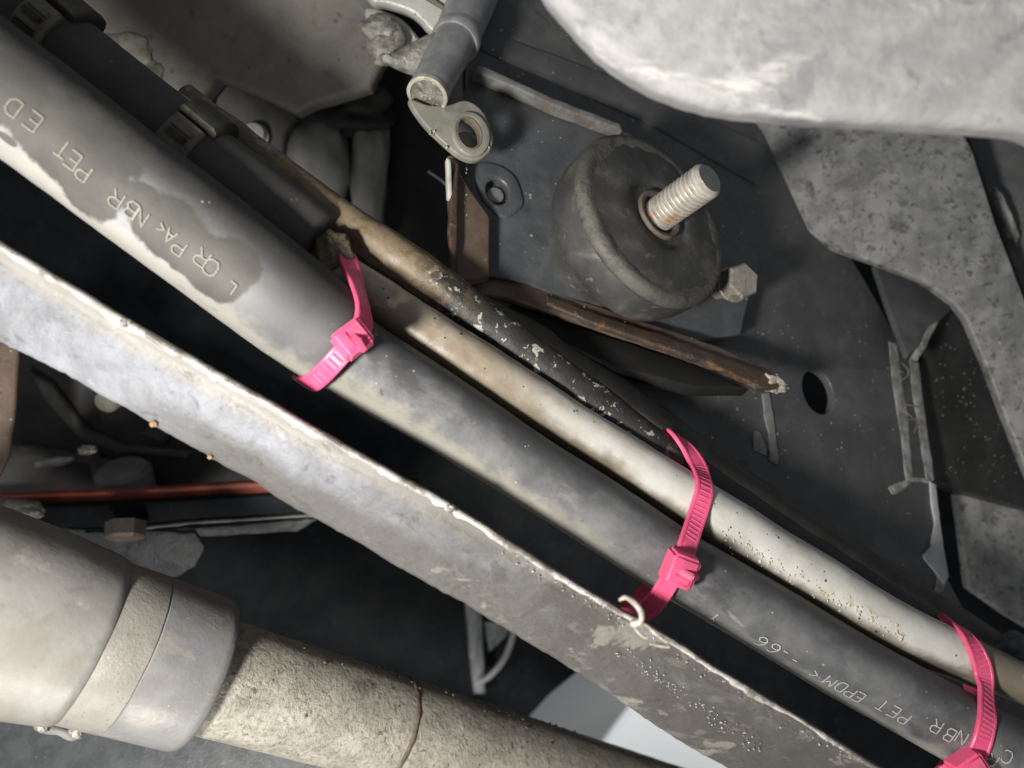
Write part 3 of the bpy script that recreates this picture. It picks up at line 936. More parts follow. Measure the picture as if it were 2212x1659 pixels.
# ================================================================== hoses and pipes
# thick hose on the left
TH = [(-560, -240, .19, 130), (-170, 60, .196, 128), (0, 187, .200, 125), (150, 300, .204, 122), (320, 428, .209, 120), (480, 548, .214, 118), (600, 640, .218, 115), (660, 686, .2208, 112), (712, 724, .2226, 109), (728, 736, .2230, 106), (736, 742, .2232, 100)]
th = Tube(TH, 220, 56, .0003, 45)
bl = []
for (u, v, a, b) in ((150, 335, .012, .0085), (60, 215, .012, .008), (200, 400, .0085, .0105), (225, 300, .012, .012), (310, 440, .0075, .0045), (355, 490, .0095, .0085), (400, 530, .0075, .0080),
                     (465, 590, .0085, .0080), (500, 570, .0075, .007), (120, 290, .014, .009), (-10, 180, .012, .009), (15, 300, .0028, .0012)):
    s, t, r = th.near(u, v)
    bl.append((s, t * r, a, b))
sE = th.near(420, 500)[0]
sF = th.near(640, 680)[0]
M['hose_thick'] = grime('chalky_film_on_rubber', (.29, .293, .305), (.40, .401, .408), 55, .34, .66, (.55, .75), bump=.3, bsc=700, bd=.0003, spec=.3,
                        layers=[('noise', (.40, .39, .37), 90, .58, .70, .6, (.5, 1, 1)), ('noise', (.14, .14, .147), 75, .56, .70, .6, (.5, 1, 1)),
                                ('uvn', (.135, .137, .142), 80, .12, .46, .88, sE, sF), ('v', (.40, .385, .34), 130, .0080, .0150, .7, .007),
                                ('v', (.075, .074, .073), 50, .004, -.010, .95, .005), ('noise', (.22, .215, .20), 260, .60, .70, .5, (.4, 1, 1)),  # dark upper side: bare rubber, with the hose's shading put into the colour
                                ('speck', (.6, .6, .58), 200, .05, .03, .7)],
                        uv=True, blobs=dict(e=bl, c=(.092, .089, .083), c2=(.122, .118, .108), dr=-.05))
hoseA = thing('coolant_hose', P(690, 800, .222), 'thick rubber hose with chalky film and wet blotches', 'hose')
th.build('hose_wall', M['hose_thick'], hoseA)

# thinner continuation of the hose to the right
TN = [(600, 655, .222, 90), (730, 748, .226, 90), (820, 806, .228, 87), (960, 893, .231, 82), (1120, 998, .2335, 77), (1300, 1112, .236, 76), (1470, 1222, .238, 75), (1640, 1322, .240, 75), (1820, 1430, .242, 76),
      (2000, 1532, .243, 77), (2180, 1630, .243, 79), (2400, 1750, .242, 80), (2900, 2020, .240, 80)]
tn = Tube(TN, 200, 56, .0003, 60)
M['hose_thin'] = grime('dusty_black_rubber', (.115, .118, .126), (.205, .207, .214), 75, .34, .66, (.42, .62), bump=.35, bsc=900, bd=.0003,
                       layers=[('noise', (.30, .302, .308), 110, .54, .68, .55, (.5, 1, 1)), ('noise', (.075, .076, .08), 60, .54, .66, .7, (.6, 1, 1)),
                               ('v', (.075, .076, .08), 60, .000, -.010, .85, .006), ('v', (.37, .355, .30), 150, .0020, .0095, .85, .0075, tn.near(1480, 1225)[0], tn.near(1200, 1050)[0]),  # dark upper side is shading put into the colour; beige below is dust
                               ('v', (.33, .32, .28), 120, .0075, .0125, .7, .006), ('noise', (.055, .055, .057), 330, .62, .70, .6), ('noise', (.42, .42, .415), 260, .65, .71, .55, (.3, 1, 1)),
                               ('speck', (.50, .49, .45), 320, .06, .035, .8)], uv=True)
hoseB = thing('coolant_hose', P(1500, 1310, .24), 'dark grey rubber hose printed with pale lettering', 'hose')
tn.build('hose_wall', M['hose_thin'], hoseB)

# stroke lettering ------------------------------------------------
GL = {'C': [[(1, .85), (.75, 1), (.25, 1), (0, .75), (0, .25), (.25, 0), (.75, 0), (1, .15)]], 'R': [[(0, 0), (0, 1), (.75, 1), (1, .85), (1, .6), (.75, .48), (0, .48)], [(.5, .48), (1, 0)]],
      'N': [[(0, 0), (0, 1), (1, 0), (1, 1)]], 'B': [[(0, 0), (0, 1), (.75, 1), (.95, .8), (.75, .52), (0, .52)], [(.75, .52), (1, .27), (.75, 0), (0, 0)]],
      'P': [[(0, 0), (0, 1), (.75, 1), (1, .8), (1, .6), (.75, .45), (0, .45)]], 'E': [[(1, 1), (0, 1), (0, 0), (1, 0)], [(0, .5), (.75, .5)]], 'T': [[(0, 1), (1, 1)], [(.5, 1), (.5, 0)]],
      'D': [[(0, 0), (0, 1), (.65, 1), (1, .75), (1, .25), (.65, 0), (0, 0)]], 'M': [[(0, 0), (0, 1), (.5, .4), (1, 1), (1, 0)]], 'A': [[(0, 0), (.5, 1), (1, 0)], [(.2, .38), (.8, .38)]],
      '6': [[(.95, 1), (.4, 1), (.05, .6), (0, .25), (.25, 0), (.75, 0), (1, .25), (.75, .5), (.25, .5), (0, .25)]], '-': [[(.1, .5), (.8, .5)]], '_': [[(.1, .32), (.8, .32)]],
      '<': [[(.9, .9), (.1, .5), (.9, .1)]], '>': [[(.1, .9), (.9, .5), (.1, .1)]], 'I': [[(.5, 0), (.5, 1)], [(.1, 1), (.9, 1)]], 'L': [[(0, 1), (0, 0), (.8, 0)]]}


def letter(ch, tube, u, v, hgt, wid, name, mat, parent, lw=.00019, gap=0.0):
    """one printed character, upside down as on the hose, centred on a pixel of the photograph"""
    s0, t0, r0 = tube.near(u, v)
    V, F = [], []
    for ln in GL[ch]:
        pts = []
        for a, b in zip(ln, ln[1:]):
            k = 5
            pts += [(a[0] + (b[0] - a[0]) * i / k, a[1] + (b[1] - a[1]) * i / k) for i in range(k)]
        pts.append(ln[-1])
        prev = None
        for i, p in enumerate(pts):
            a, b = pts[max(0, i - 1)], pts[min(len(pts) - 1, i + 1)]
            dx, dy = (b[0] - a[0]) * wid, (b[1] - a[1]) * hgt
            L = math.hypot(dx, dy) or 1
            nx, ny = -dy / L, dx / L
            lx, ly = (p[0] - .5) * wid, (p[1] - .5) * hgt
            k = lw * (.9 + .3 * abs(noise.noise(Vector((u + lx * 3000, v + ly * 3000, 1)))))
            i0 = len(V)
            for sg in (1, -1):
                X, Y = lx + nx * k * sg, ly + ny * k * sg
                V.append(tube.at(s0 - X, t0 + Y / r0, .00042))
            if prev is not None:
                F.append((prev, prev + 1, i0 + 1, i0))
            prev = i0
    return link('character', V, F, mat, parent)


for (ch, u, v, h_, w_) in (('C', 2174, 1634, 0.00360, 0.00270), ('R', 2142, 1640, 0.00360, 0.00270), ('N', 2076, 1592, 0.00396, 0.00270), ('B', 2050, 1586, 0.00396, 0.00270), ('R', 2022, 1568, 0.00396, 0.00270),
                           ('P', 1952, 1550, 0.00378, 0.00252), ('E', 1930, 1536, 0.00378, 0.00252), ('T', 1906, 1522, 0.00378, 0.00252), ('E', 1854, 1504, 0.00378, 0.00234), ('P', 1836, 1494, 0.00378, 0.00234),
                           ('D', 1816, 1482, 0.00378, 0.00252), ('M', 1792, 1470, 0.00378, 0.00270), ('<', 1760, 1454, 0.00306, 0.00252), ('-', 1716, 1424, 0.00306, 0.00216), ('_', 1694, 1408, 0.00306, 0.00216),
                           ('6', 1672, 1399, 0.00378, 0.00270), ('6', 1645, 1384, 0.00378, 0.00270), ('I', 1545, 1330, 0.00288, 0.00180)):
    letter(ch, tn, u, v, h_, w_, 'c', M['ink'], hoseB)
for (ch, u, v, h_, w_) in (('L', 498, 620, 0.00317, 0.00227), ('C', 457, 578, 0.00408, 0.00318), ('R', 437, 556, 0.00423, 0.00303), ('P', 387, 534, 0.00392, 0.00272), ('A', 368, 510, 0.00347, 0.00242), ('<', 350, 492, 0.00241, 0.00196),
                           ('N', 305, 470, 0.00392, 0.00257), ('B', 284, 452, 0.00392, 0.00272), ('R', 252, 430, 0.00408, 0.00287), ('P', 181, 372, 0.00408, 0.00272), ('E', 158, 346, 0.00423, 0.00272), ('T', 138, 322, 0.00423, 0.00287),
                           ('E', 72, 262, 0.00423, 0.00303), ('D', 30, 232, 0.00408, 0.00287)):
    letter(ch, th, u, v, h_, w_, 'c', M['ink_warm'], hoseA, lw=.00019)

# cream pipe
PB = [(700, 575, .2345, 50), (790, 632, .236, 51), (900, 706, .238, 53), (1040, 797, .2405, 56), (1180, 890, .243, 57), (1330, 985, .2455, 58), (1480, 1080, .247, 60), (1640, 1180, .249, 62), (1800, 1280, .251, 62),
      (1950, 1366, .252, 58), (2080, 1422, .253, 50), (2212, 1478, .254, 44), (2400, 1560, .255, 44), (2900, 1790, .258, 44)]
pb = Tube(PB, 190, 44, .0004, 70)
sA = pb.near(1120, 850)[0]
sB = pb.near(960, 745)[0]
sC = pb.near(2105, 1432)[0]
M['pipe_cream'] = grime('stained_cream_pipe', (.64, .625, .575), (.76, .75, .715), 70, .35, .65, (.32, .5), bump=.3, bsc=700, bd=.0003,
                        layers=[('noise', (.40, .35, .26), 130, .55, .68, .5, (.6, 1, 1)), ('noise', (.60, .47, .25), 60, .60, .72, .55, (.5, 1, 1)), ('noise', (.74, .73, .68), 260, .62, .68, .6), ('uvn', (.22, .18, .135), 110, .42, .60, .8, sA + .02, sB),
                                ('uvn', (.40, .33, .24), 60, .20, .50, .8, sA + .03, sB + .01),
                                ('v', (.10, .078, .050), 90, .0012, .0052, .92, .0024), ('v', (.13, .10, .065), 110, -.0020, .0048, .9, .0048, pb.near(1500, 1085)[0], pb.near(1300, 965)[0]), ('v', (.24, .19, .13), 150, -.0055, .003, .7, .0060, pb.near(1240, 930)[0], pb.near(1100, 840)[0]), ('speck', (.05, .045, .035), 300, .10, .06, .9), ('uvn', (.24, .20, .15), 90, .2, .45, .95, sC - .003, sC + .003),
                                ('noise', (.06, .055, .045), 190, .69, .72, .85)], coat=.2, coatr=.25, uv=True)
# v is positive on the lower side of the pipe
pipe = pb.build('cream_pipe', M['pipe_cream'])
tag(pipe, 'cream pipe stained brown, held by three pink ties', 'pipe')

pts = []
for k in range(150):
    t = random.random()
    u_, v_ = 1560 + 420 * t + random.gauss(0, 10), 1155 + 235 * t + random.gauss(0, 9)
    s_, t_, r_ = pb.near(u_, v_)
    pts.append(pb.at(s_, t_, .0001))
crumbs('lime_beads', pts, M['lime'], pipe, .00045, 41)
# upper pipe: tan mud then black with flakes
PC = [(395, 215, .243, 34), (470, 268, .243, 34), (600, 366, .243, 36), (700, 446, .243, 40), (800, 516, .2435, 43), (900, 582, .2445, 45), (1000, 657, .246, 44), (1120, 750, .248, 43), (1260, 850, .2505, 41), (1400, 955, .2535, 40),
      (1540, 1055, .258, 40), (1700, 1162, .264, 40), (1900, 1290, .271, 40), (2100, 1412, .276, 38), (2300, 1520, .28, 36), (2900, 1860, .29, 36)]
pc = Tube(PC, 170, 40, .0006, 90)
s1 = pc.near(930, 605)[0]
s2 = pc.near(1090, 720)[0]
s3 = pc.near(1420, 945)[0]
M['pipe_mud'] = grime('flaking_tan_mud_pipe', (.030, .029, .027), (.046, .045, .042), 90, .35, .65, (.4, .6), bump=.6, bsc=700, bd=.0006,
                      layers=[('uvn', (.50, .48, .42), 230, .575, .60, .95, s3 + .01, s3 - .005), ('u', (.255, .195, .125), 220, s1 + .008, s1 - .008, .97, .022), ('uvn', (.16, .115, .065), 120, .48, .58, .8, s2, s1),
                              ('uvn', (.13, .115, .085), 120, .42, .58, .75, s1 - .05, s1 - .07), ('uvn', (.40, .38, .34), 100, .60, .68, .7, s1 + .01, s1)], uv=True)
pm = pc.build('brake_pipe', M['pipe_mud'])
tag(pm, 'black pipe caked in tan mud, with pale flakes', 'pipe')
tp = Tube([(1030, 660, .264, 28), (1200, 752, .270, 29), (1400, 890, .275, 29), (1600, 1040, .281, 29), (1850, 1205, .288, 30), (2200, 1425, .295, 30)], 60, 24, .0003, 80)
o = tp.build('rear_conduit', M['pan_rib'])
tag(o, 'sooty conduit in the shade between frame rail and pipes', 'conduit')

# dark matte sleeve with ribbed clip
SV = [(-420, -360, .228, 76), (-60, -70, .228, 76), (60, 30, .228, 76), (200, 150, .229, 78), (330, 258, .231, 80), (470, 372, .233, 82), (580, 454, .235, 84), (655, 512, .2365, 84), (676, 527, .237, 82), (684, 533, .237, 76)]
sv = Tube(SV, 150, 44, .0003, 50)
slv = thing('heat_sleeve', P(660, 560, .236), 'matte black sleeve above the chalky hose', 'sleeve')
sv.build('sleeve_wall', M['sleeve'], slv)


def ring(tube, u, v, u2, v2, extra, name, mat, parent, th0, th1, label=None):
    sa, sb_ = tube.near(u, v)[0], tube.near(u2, v2)[0]
    V, F = [], []
    n, m = 24, 12
    for lay in (0, 1):
        for i in range(m + 1):
            s = sa + (sb_ - sa) * i / m
            for j in range(n + 1):
                t = th0 + (th1 - th0) * j / n
                e = extra * min(1, min(i, m - i) / 1.2 + .55) * min(1, min(j, n - j) / 1.5 + .5)
                V.append(tube.at(s, t, e if lay == 0 else -.001))
    N1 = (m + 1) * (n + 1)
    for i in range(m):
        for j in range(n):
            a = i * (n + 1) + j
            F.append((a, a + 1, a + n + 2, a + n + 1))
    for i in range(m):
        for j in (0, n):
            a = i * (n + 1) + j
            F.append((a, a + n + 1, a + n + 1 + N1, a + N1))
    for j in range(n):
        for i in (0, m):
            a = i * (n + 1) + j
            F.append((a, a + 1, a + 1 + N1, a + N1))
    return link(name, V, F, mat, parent, sharp=40)


# clip round the sleeve: a dusty plate with two ribs, and a top jaw coloured dark for its shadow
def clip(u, v, label):
    c = thing('hose_clip', P(u, v, .224), label, 'clip')
    a, b = (u - 34, v - 26), (u + 30, v + 24)
    ring(sv, a[0], a[1], b[0], b[1], .0022, 'band', M['clip'], c, -.55, .95)
    ring(sv, a[0] - 4, a[1] - 4, b[0] + 12, b[1] + 10, .0032, 'jaw', M['clip_dark'], c, -1.9, -.62)
    for k in (-.12, .22):
        ring(sv, a[0] + 12, a[1] + 10, b[0] - 10, b[1] - 8, .0036, 'rib', M['clip_dark'], c, k, k + .13)
    for k in (-.30, .06, .40):
        ring(sv, a[0] + 10, a[1] + 8, b[0] - 8, b[1] - 6, .0034, 'rib', M['clip'], c, k, k + .12)
    return c


clipA = clip(372, 318, 'ribbed plastic clip on the black sleeve below the block')
clip(96, 28, 'ribbed plastic clip on the black sleeve, cut by the frame edge')
rimt = Tube([(362, 200, .2345, 4), (385, 203, .2335, 5), (410, 222, .2325, 6), (435, 236, .2325, 6), (455, 252, .233, 5)], 40, 12, .0002, 400)
rimt.build('lit_lip', M['lug_rim'], clipA)  # pale strip paints the lit edge of the clip's top jaw
mudc = lump('mud_light_lump', P(718, 560, .231), .006, .0072, .004, M['pipe_mud'], None, .4, 1.2, seed=15)
mudc.data.materials[0] = M['clump2'] = grime('brown_mud', (.12, .095, .065), (.19, .15, .10), 200, .4, .6, (.5, .8), bump=.9, bsc=500, bd=.001, layers=[('noise', (.30, .25, .18), 260, .6, .66, .8)])
tag(mudc, 'brown mud packed beside the first pink cable tie', 'mud')

# ================================================================== steel rail in front
TOPE = [(-120, 455), (0, 527), (130, 605), (270, 690), (440, 788), (620, 892), (800, 995), (975, 1092), (1110, 1178), (1250, 1266), (1370, 1334), (1470, 1395), (1560, 1452), (1720, 1548), (1900, 1660), (2100, 1780)]
BOTE = [(-120, 682), (0, 742), (130, 806), (240, 868), (330, 920), (450, 990), (540, 1038), (600, 1080), (720, 1145), (830, 1210), (970, 1290), (1110, 1372), (1280, 1478), (1450, 1592), (1600, 1680), (1800, 1800)]
n = 300
te = catmull([(a, b, 0) for a, b in TOPE], n)
be = catmull([(a, b, 0) for a, b in BOTE], n)
V, F, UVS = [], [], []
S_ = 0.0
K = 0
prev = None
topline, botline = [], []
for i in range(n):
    u0, v0, _ = te[i]
    u1, v1, _ = be[i]
    f = i / (n - 1)
    d0, d1 = .190 + .030 * f, .194 + .032 * f
    e0 = 3.2 * noise.noise(Vector((i * .11, 0, 0))) + 1.6 * noise.noise(Vector((i * .5, 3, 0)))
    e1 = 3.5 * noise.noise(Vector((i * .09, 7, 0))) + 2.4 * noise.noise(Vector((i * .45, 5, 0)))
    a = P(u0, v0 + e0, d0)
    b = P(u1, v1 + e1, d1)
    if prev is not None:
        S_ += (a - prev).length
    prev = a
    dn = (b - a)
    wdt = dn.length
    dn.normalize()
    nrm = dn.cross(RT * .85 - UP * .5).normalized()
    if nrm.dot(FW) > 0:
        nrm = -nrm
    back = -nrm
    row = []
    # behind the top lip -> rolled lip -> face -> lower edge -> behind
    row += [a + back * .004 + dn * .0016, a + back * .0022 + dn * .0004, a + back * .0012 - dn * .0002, a + nrm * .0002 + dn * .0006, a + nrm * .0006 + dn * .0015, a + nrm * .0002 + dn * .0024, a - nrm * .0002 + dn * .0034]
    for k in range(1, 16):
        t = .0034 + (wdt - .0050) * k / 16
        q = a + dn * t
        q += nrm * (.00055 * noise.noise(q * 55) + .0003 * noise.noise(q * 190) + .0006 * math.sin(math.pi * k / 16))
        row.append(q)
    row += [b - dn * .0012, b - dn * .0003 + back * .0003, b + back * .0012, b + back * .004, b + back * .012 - dn * .003]
    topline.append(a + nrm * .0003 + dn * .0008)
    botline.append(b + nrm * .0003)
    K = len(row)
    V += row
    UVS += [(S_, (q - a).dot(dn)) for q in row]
for i in range(n - 1):
    for k in range(K - 1):
        a = i * K + k
        F.append((a, a + 1, a + K + 1, a + K))
rail = thing('steel_rail', P(900, 1180, .2), 'long wet grey painted steel rail crossing under the hoses', 'rail')
link('flange', V, F, M['rail'], rail, uvs=UVS, sharp=70)
# worn pale lip and crumbs along the top edge, cut at places
V, F = [], []
for i in range(n):
    k = max(0.05, .55 + .9 * noise.noise(Vector((i * .07, 11, 0))) + .5 * noise.noise(Vector((i * .31, 13, 0))))
    k = min(k, 1.25) * (1.0 if i < 150 else .9)
    p = topline[i]
    dn = (botline[i] - p).normalized()
    q = (CAM - p).normalized()
    V += [p - dn * .0012 - q * .0006, p - dn * .0006 + q * .0004, p + dn * .0010 * k + q * .0006, p + dn * .0018 * k + q * .00005, p + dn * .0010 - q * .0014]
for i in range(n - 1):
    for k in range(4):
        a = i * 5 + k
        F.append((a, a + 1, a + 6, a + 5))
link('worn_edge', V, F, M['rail_edge'], rail)
pts = [topline[i] + UP * random.uniform(-.0006, .0004) + RT * random.uniform(-.0006, .0006) for i in [random.randint(60, n - 60) for _ in range(120)]]
pts += [botline[i] + UP * random.uniform(-.0003, .0008) for i in [random.randint(30, n - 80) for _ in range(0)]]
crumbs('grit', pts, M['clump'], rail, .00038, 3)
for q in ((270, 690), (975, 1090)):
    b_ = min(topline, key=lambda p: (px(p)[0] - q[0]) ** 2 + (px(p)[1] - q[1]) ** 2)
    lump('mud_crumb', b_ + (CAM - b_).normalized() * .0006, .0013, .0010, .0009, M['rail_edge'], rail, .5, 1.6, seed=q[0])
for q, r in (((330, 920), .0010), ((452, 992), .0007)):
    b_ = min(botline, key=lambda p: (px(p)[0] - q[0]) ** 2 + (px(p)[1] - q[1]) ** 2)
    lump('orange_crumb', b_ + (CAM - b_).normalized() * .0005 + UP * .0009, r, r * .8, r * .8, M['amber'], rail, .35, 1.4, seed=q[0])
pts = []
for k in range(150):
    t = random.random()
    i_ = int((.70 + .16 * t) * (n - 1))
    f_ = min(.95, max(.05, random.gauss(.42 + .12 * t, .05)))
    p_ = topline[i_].lerp(botline[i_], f_)
    pts.append(p_ + (CAM - p_).normalized() * .0007)
for k in range(130):
    i_ = int(random.uniform(.55, .9) * (n - 1))
    p_ = topline[i_].lerp(botline[i_], abs(random.gauss(.06, .05)))
    pts.append(p_ + (CAM - p_).normalized() * .0004)
crumbs('wet_beads', pts, M['wetbead'], rail, .00030, 31)
bu = Tube([(1338, 1296, .1925, 3.5), (1352, 1291, .1915, 5), (1370, 1302, .1908, 6), (1384, 1320, .1905, 6.5), (1384, 1342, .1912, 7), (1366, 1348, .193, 8)], 40, 14, .00012, 500)
bu.build('curled_burr', M['clump'], rail)
for ln in ([(1368, 1338), (1372, 1356), (1386, 1372), (1398, 1378)], [(1380, 1340), (1404, 1356), (1420, 1372), (1440, 1386)], [(1404, 1390), (1430, 1396), (1446, 1398)]):
    Tube([(a, b, .1935, 3.2) for a, b in ln], 24, 10, .00012, 600).build('swarf', M['clump'], rail)

# ================================================================== pink cable ties
SURF = [th, tn, pb, pc]


def cast(u, v):
    o = CAM
    d = (P(u, v, 1) - CAM).normalized()
    best = None
    for t in SURF:
        h = t.bvh.ray_cast(o, d)
        if h[0] is not None and (best is None or h[3] < best[2]):
            nn = h[1]
            if nn.dot(d) > 0:
                nn = -nn
            best = (h[0], nn, h[3])
    return best


def cable_tie(front, back, head_i, label, wid, tooth, teeth_on, head_rot=0.0, head_sz=1.0, stub=(.7, .1), prot=.0, SURF=SURF):
    """front: pixels along the visible strap (None depth = lies on the hoses); back: pixels+depth behind them"""
    pts, nrm = [], []
    for q in front:
        if len(q) == 2:
            h = cast(*q)
            if h is None:        # just outside the outline: take the nearest flank of a hose
                best = None
                for tb_ in SURF:
                    for k in range(tb_.n):
                        for sg in (-1, 1):
                            e = tb_.c[k] + tb_.Sd[k] * tb_.r[k] * sg
                            a_, b_, _ = px(e)
                            w_ = (a_ - q[0]) ** 2 + (b_ - q[1]) ** 2
                            if best is None or w_ < best[0]:
                                best = (w_, e, tb_.Sd[k] * sg)
                h = (best[1], best[2])
            pts.append(h[0] + h[1] * .0012)
            nrm.append(h[1])
        else:
            p = P(*q)
            pts.append(p)
            nrm.append((CAM - p).normalized())
    nf = len(pts)
    cen = sum(pts, Vector()) / nf + FW * .012
    for q in back:
        p = P(*q)
        pts.append(p)
        nrm.append((p - cen).normalized())
    m = len(pts)
    N = 12
    path, norms = [], []
    for i in range(m):
        p0, p1, p2, p3 = pts[i - 1], pts[i], pts[(i + 1) % m], pts[(i + 2) % m]
        for j in range(N):
            t = j / N
            path.append(.5 * (2 * p1 + (p2 - p0) * t + (2 * p0 - 5 * p1 + 4 * p2 - p3) * t * t + (3 * p1 - p0 - 3 * p2 + p3) * t ** 3))
            norms.append(nrm[i].lerp(nrm[(i + 1) % m], t).normalized())
    M_ = len(path)
    # keep the strap outside the hoses, taut and smooth
    for it in range(9):
        for i in range(M_):
            for tb_ in SURF:
                k = min(range(0, tb_.n, 4), key=lambda a: (tb_.c[a] - path[i]).length_squared)
                rad = path[i] - tb_.c[k]
                rad -= tb_.T[k] * rad.dot(tb_.T[k])
                g_ = tb_.r[k] + .0008 - rad.length
                if g_ > 0 and 0 < k < tb_.n - 2:
                    path[i] = path[i] + rad.normalized() * g_
        for _ in range(8 if it < 8 else 2):
            path = [(path[i - 1] + path[i] * 2 + path[(i + 1) % M_]) / 4 for i in range(M_)]
    T = [(path[(i + 1) % M_] - path[i - 1]).normalized() for i in range(M_)]
    NN = [(norms[i] - T[i] * norms[i].dot(T[i])).normalized() for i in range(M_)]
    for _ in range(4):
        NN = [(NN[i - 1] + NN[i] * 2 + NN[(i + 1) % M_]).normalized() for i in range(M_)]
        NN = [(NN[i] - T[i] * NN[i].dot(T[i])).normalized() for i in range(M_)]
    W = [T[i].cross(NN[i]) for i in range(M_)]
    root = thing('cable_tie', px_base(path), label, 'cable tie', 'pink cable ties round hose and pipes')
    V, F = [], []
    hw, ht = wid / 2, .00065
    sec = [(-1, -1), (-1, .55), (-.9, .95), (-.70, 1), (-.64, .72), (.64, .72), (.70, 1), (.9, .95), (1, .55), (1, -1)]
    for i in range(M_):
        for a, b in sec:
            V.append(path[i] + W[i] * hw * a + NN[i] * ht * b)
    k = len(sec)
    for i in range(M_):
        for a in range(k):
            F.append((i * k + a, i * k + (a + 1) % k, ((i + 1) % M_) * k + (a + 1) % k, ((i + 1) % M_) * k + a))
    link('strap', V, F, M['pink'], root, sharp=35)
    # teeth: fine cross ridges between the strap's two borders
    V, F = [], []
    for (ia, ib) in teeth_on:
        i = ia * N
        acc = 0.0
        while i < ib * N:
            acc += (path[(i + 1) % M_] - path[i % M_]).length
            if acc > tooth:
                acc = 0
                c = path[i % M_]
                t_, n_, w_ = T[i % M_], NN[i % M_], W[i % M_]
                b = len(V)
                for sx in (-1, 1):
                    V += [c + w_ * hw * .6 * sx - t_ * tooth * .42 + n_ * ht * .65, c + w_ * hw * .6 * sx + t_ * tooth * .05 + n_ * ht * 1.05, c + w_ * hw * .6 * sx + t_ * tooth * .38 + n_ * ht * .65]
                F += [(b, b + 1, b + 4, b + 3), (b + 1, b + 2, b + 5, b + 4), (b, b + 2, b + 1), (b + 3, b + 4, b + 5)]
            i += 1
    tt = link('teeth', V, F, M['pink'], root, smooth=False)
    tt['kind'] = 'stuff'
    # head
    i = int(head_i * N) % M_
    c, t_, n_, w_ = path[i], T[i], NN[i], W[i]
    cr, sr = math.cos(head_rot), math.sin(head_rot)
    t2, w2 = t_ * cr + w_ * sr, -t_ * sr + w_ * cr
    hs = .0047 * head_sz
    hd = boxm('head', c + n_ * .0026, t2, w2, n_, hs, hs * .92, .0036, M['pink'], root, .0009, .86, 3)
    tip = (n_ * stub[0] + w2 * stub[1]).normalized()
    sx = w2.cross(tip).normalized()
    boxm('tail_stub', c + n_ * .0050 + w2 * prot, sx, sx.cross(tip).normalized(), tip, .0010, wid * .40, .0034, M['pink'], root, .0004)
    boxm('pawl', c + n_ * .0061 - t2 * hs * .42, t2, w2, n_, hs * .22, hs * .5, .0007, M['pink'], hd, .0003)
    # neck flare
    V, F = [], []
    i0 = i
    return root


def px_base(path):
    return min(path, key=lambda p: p.z)


cable_tie([(634, 838), (664, 828), (702, 800), (742, 762), (772, 726), (776, 684), (768, 630), (752, 575), (735, 534)],
          [(728, 522, .250), (726, 560, .266), (712, 660, .268), (690, 760, .258), (664, 806, .244)], 3.55,
          'pink cable tie at the step between thick and thin hose', .0056, .00120, [(0, 3)], .25, 1.02, (.85, .75), .0012)
cable_tie([(1350, 1322, .2390), (1386, 1308, .2345), (1428, 1270), (1462, 1222), (1484, 1172), (1503, 1112), (1518, 1050), (1506, 1010), (1480, 970), (1456, 942)],
          [(1446, 938, .262), (1468, 990, .272), (1486, 1090, .274), (1450, 1210, .266), (1396, 1290, .256)], 3.0,
          'pink cable tie with chewed-off tail at the curled burr', .0060, .00112, [(4, 7)], -.12, 1.1, (.8, .9), .001)
cable_tie([(2025, 1690, .232), (2060, 1668, .2315), (2098, 1640), (2118, 1595), (2127, 1550), (2124, 1465), (2112, 1425), (2096, 1392), (2072, 1362), (2040, 1342)],
          [(2036, 1348, .268), (2070, 1410, .278), (2112, 1490, .278), (2100, 1570, .264), (2062, 1640, .250)], 1.6,
          'pink cable tie next to the printed NBR lettering', .0060, .00112, [(3, 7)], 0.0, 1.1, (.8, .5), .001, SURF[:3])

# ================================================================== lower left: engine bay bits
by = Plane(250, 950, .36, D(.1, -.1, -1))
o = plate('oil_pan', by, rough_poly([(-200, 640), (700, 1000), (620, 1075), (-200, 1110)], 40, 3), .01, M['pan'], bevel=.002)
tag(o, 'sooty black oil pan seen below the steel rail', 'oil pan')
for k, pl_ in enumerate(([(60, 800), (110, 830), (190, 930), (260, 960), (420, 975), (400, 990), (250, 980), (170, 950), (90, 860)], [(40, 960), (180, 980), (320, 1010), (320, 1024), (170, 1000), (40, 980)],
                         [(300, 940), (340, 900), (380, 925), (350, 960)], [(190, 985), (215, 980), (222, 1040), (196, 1050)])):
    plate('pan_rib', by.off(.004), rough_poly(pl_, 20, 3, 30 + k), .006, M['pan_rib'], o, bevel=.002)
o = plate('brown_bracket', Plane(15, 880, .30, D(.5, 0, -.85)), rough_poly([(-200, 700), (44, 745), (36, 880), (22, 985), (0, 1032), (-200, 1050)], 30, 2), .005, M['brown'], bevel=.0015)
o.name = 'side_bracket'
tag(o, 'dim brown bracket standing under the rail beside the oil pan', 'bracket')
o = lathe('pan_bolt', P(228, 868, .335), D(.05, -.3, -.95), [(-.016, .0052), (-.001, .0052), (0, .0045), (.0001, 0)], M['lug_rim'], None, seg=24, amp=.0003)
tag(o, 'round pale bolt end peeking out under the rail', 'bolt')
for (u, v, rx, ry, m_, lb) in ((118, 998, .0085, .0018, 'bolthead', 'narrow silver clip lying on the oil pan'), (190, 972, .0042, .0022, 'boltsteel', 'brassy bolt tip on the oil pan beside the silver clip')):
    o = lump('pan_clip' if rx > .005 else 'pan_bolt', P(u, v, .345), rx, ry, .002, M[m_], None, .3, 1.2, axes=(D(.98, .15, 0), D(-.15, .98, 0), FW), seed=u)
    tag(o, lb, 'clip' if rx > .005 else 'bolt')
o = lathe('pan_plug', P(270, 1035, .35), D(0, .9, -.4), [(-.02, .012), (.004, .012), (.006, .010), (.006, 0)], M['dark2'], None, seg=28)
tag(o, 'dim grey round plug under the oil pan above the red strip', 'plug')
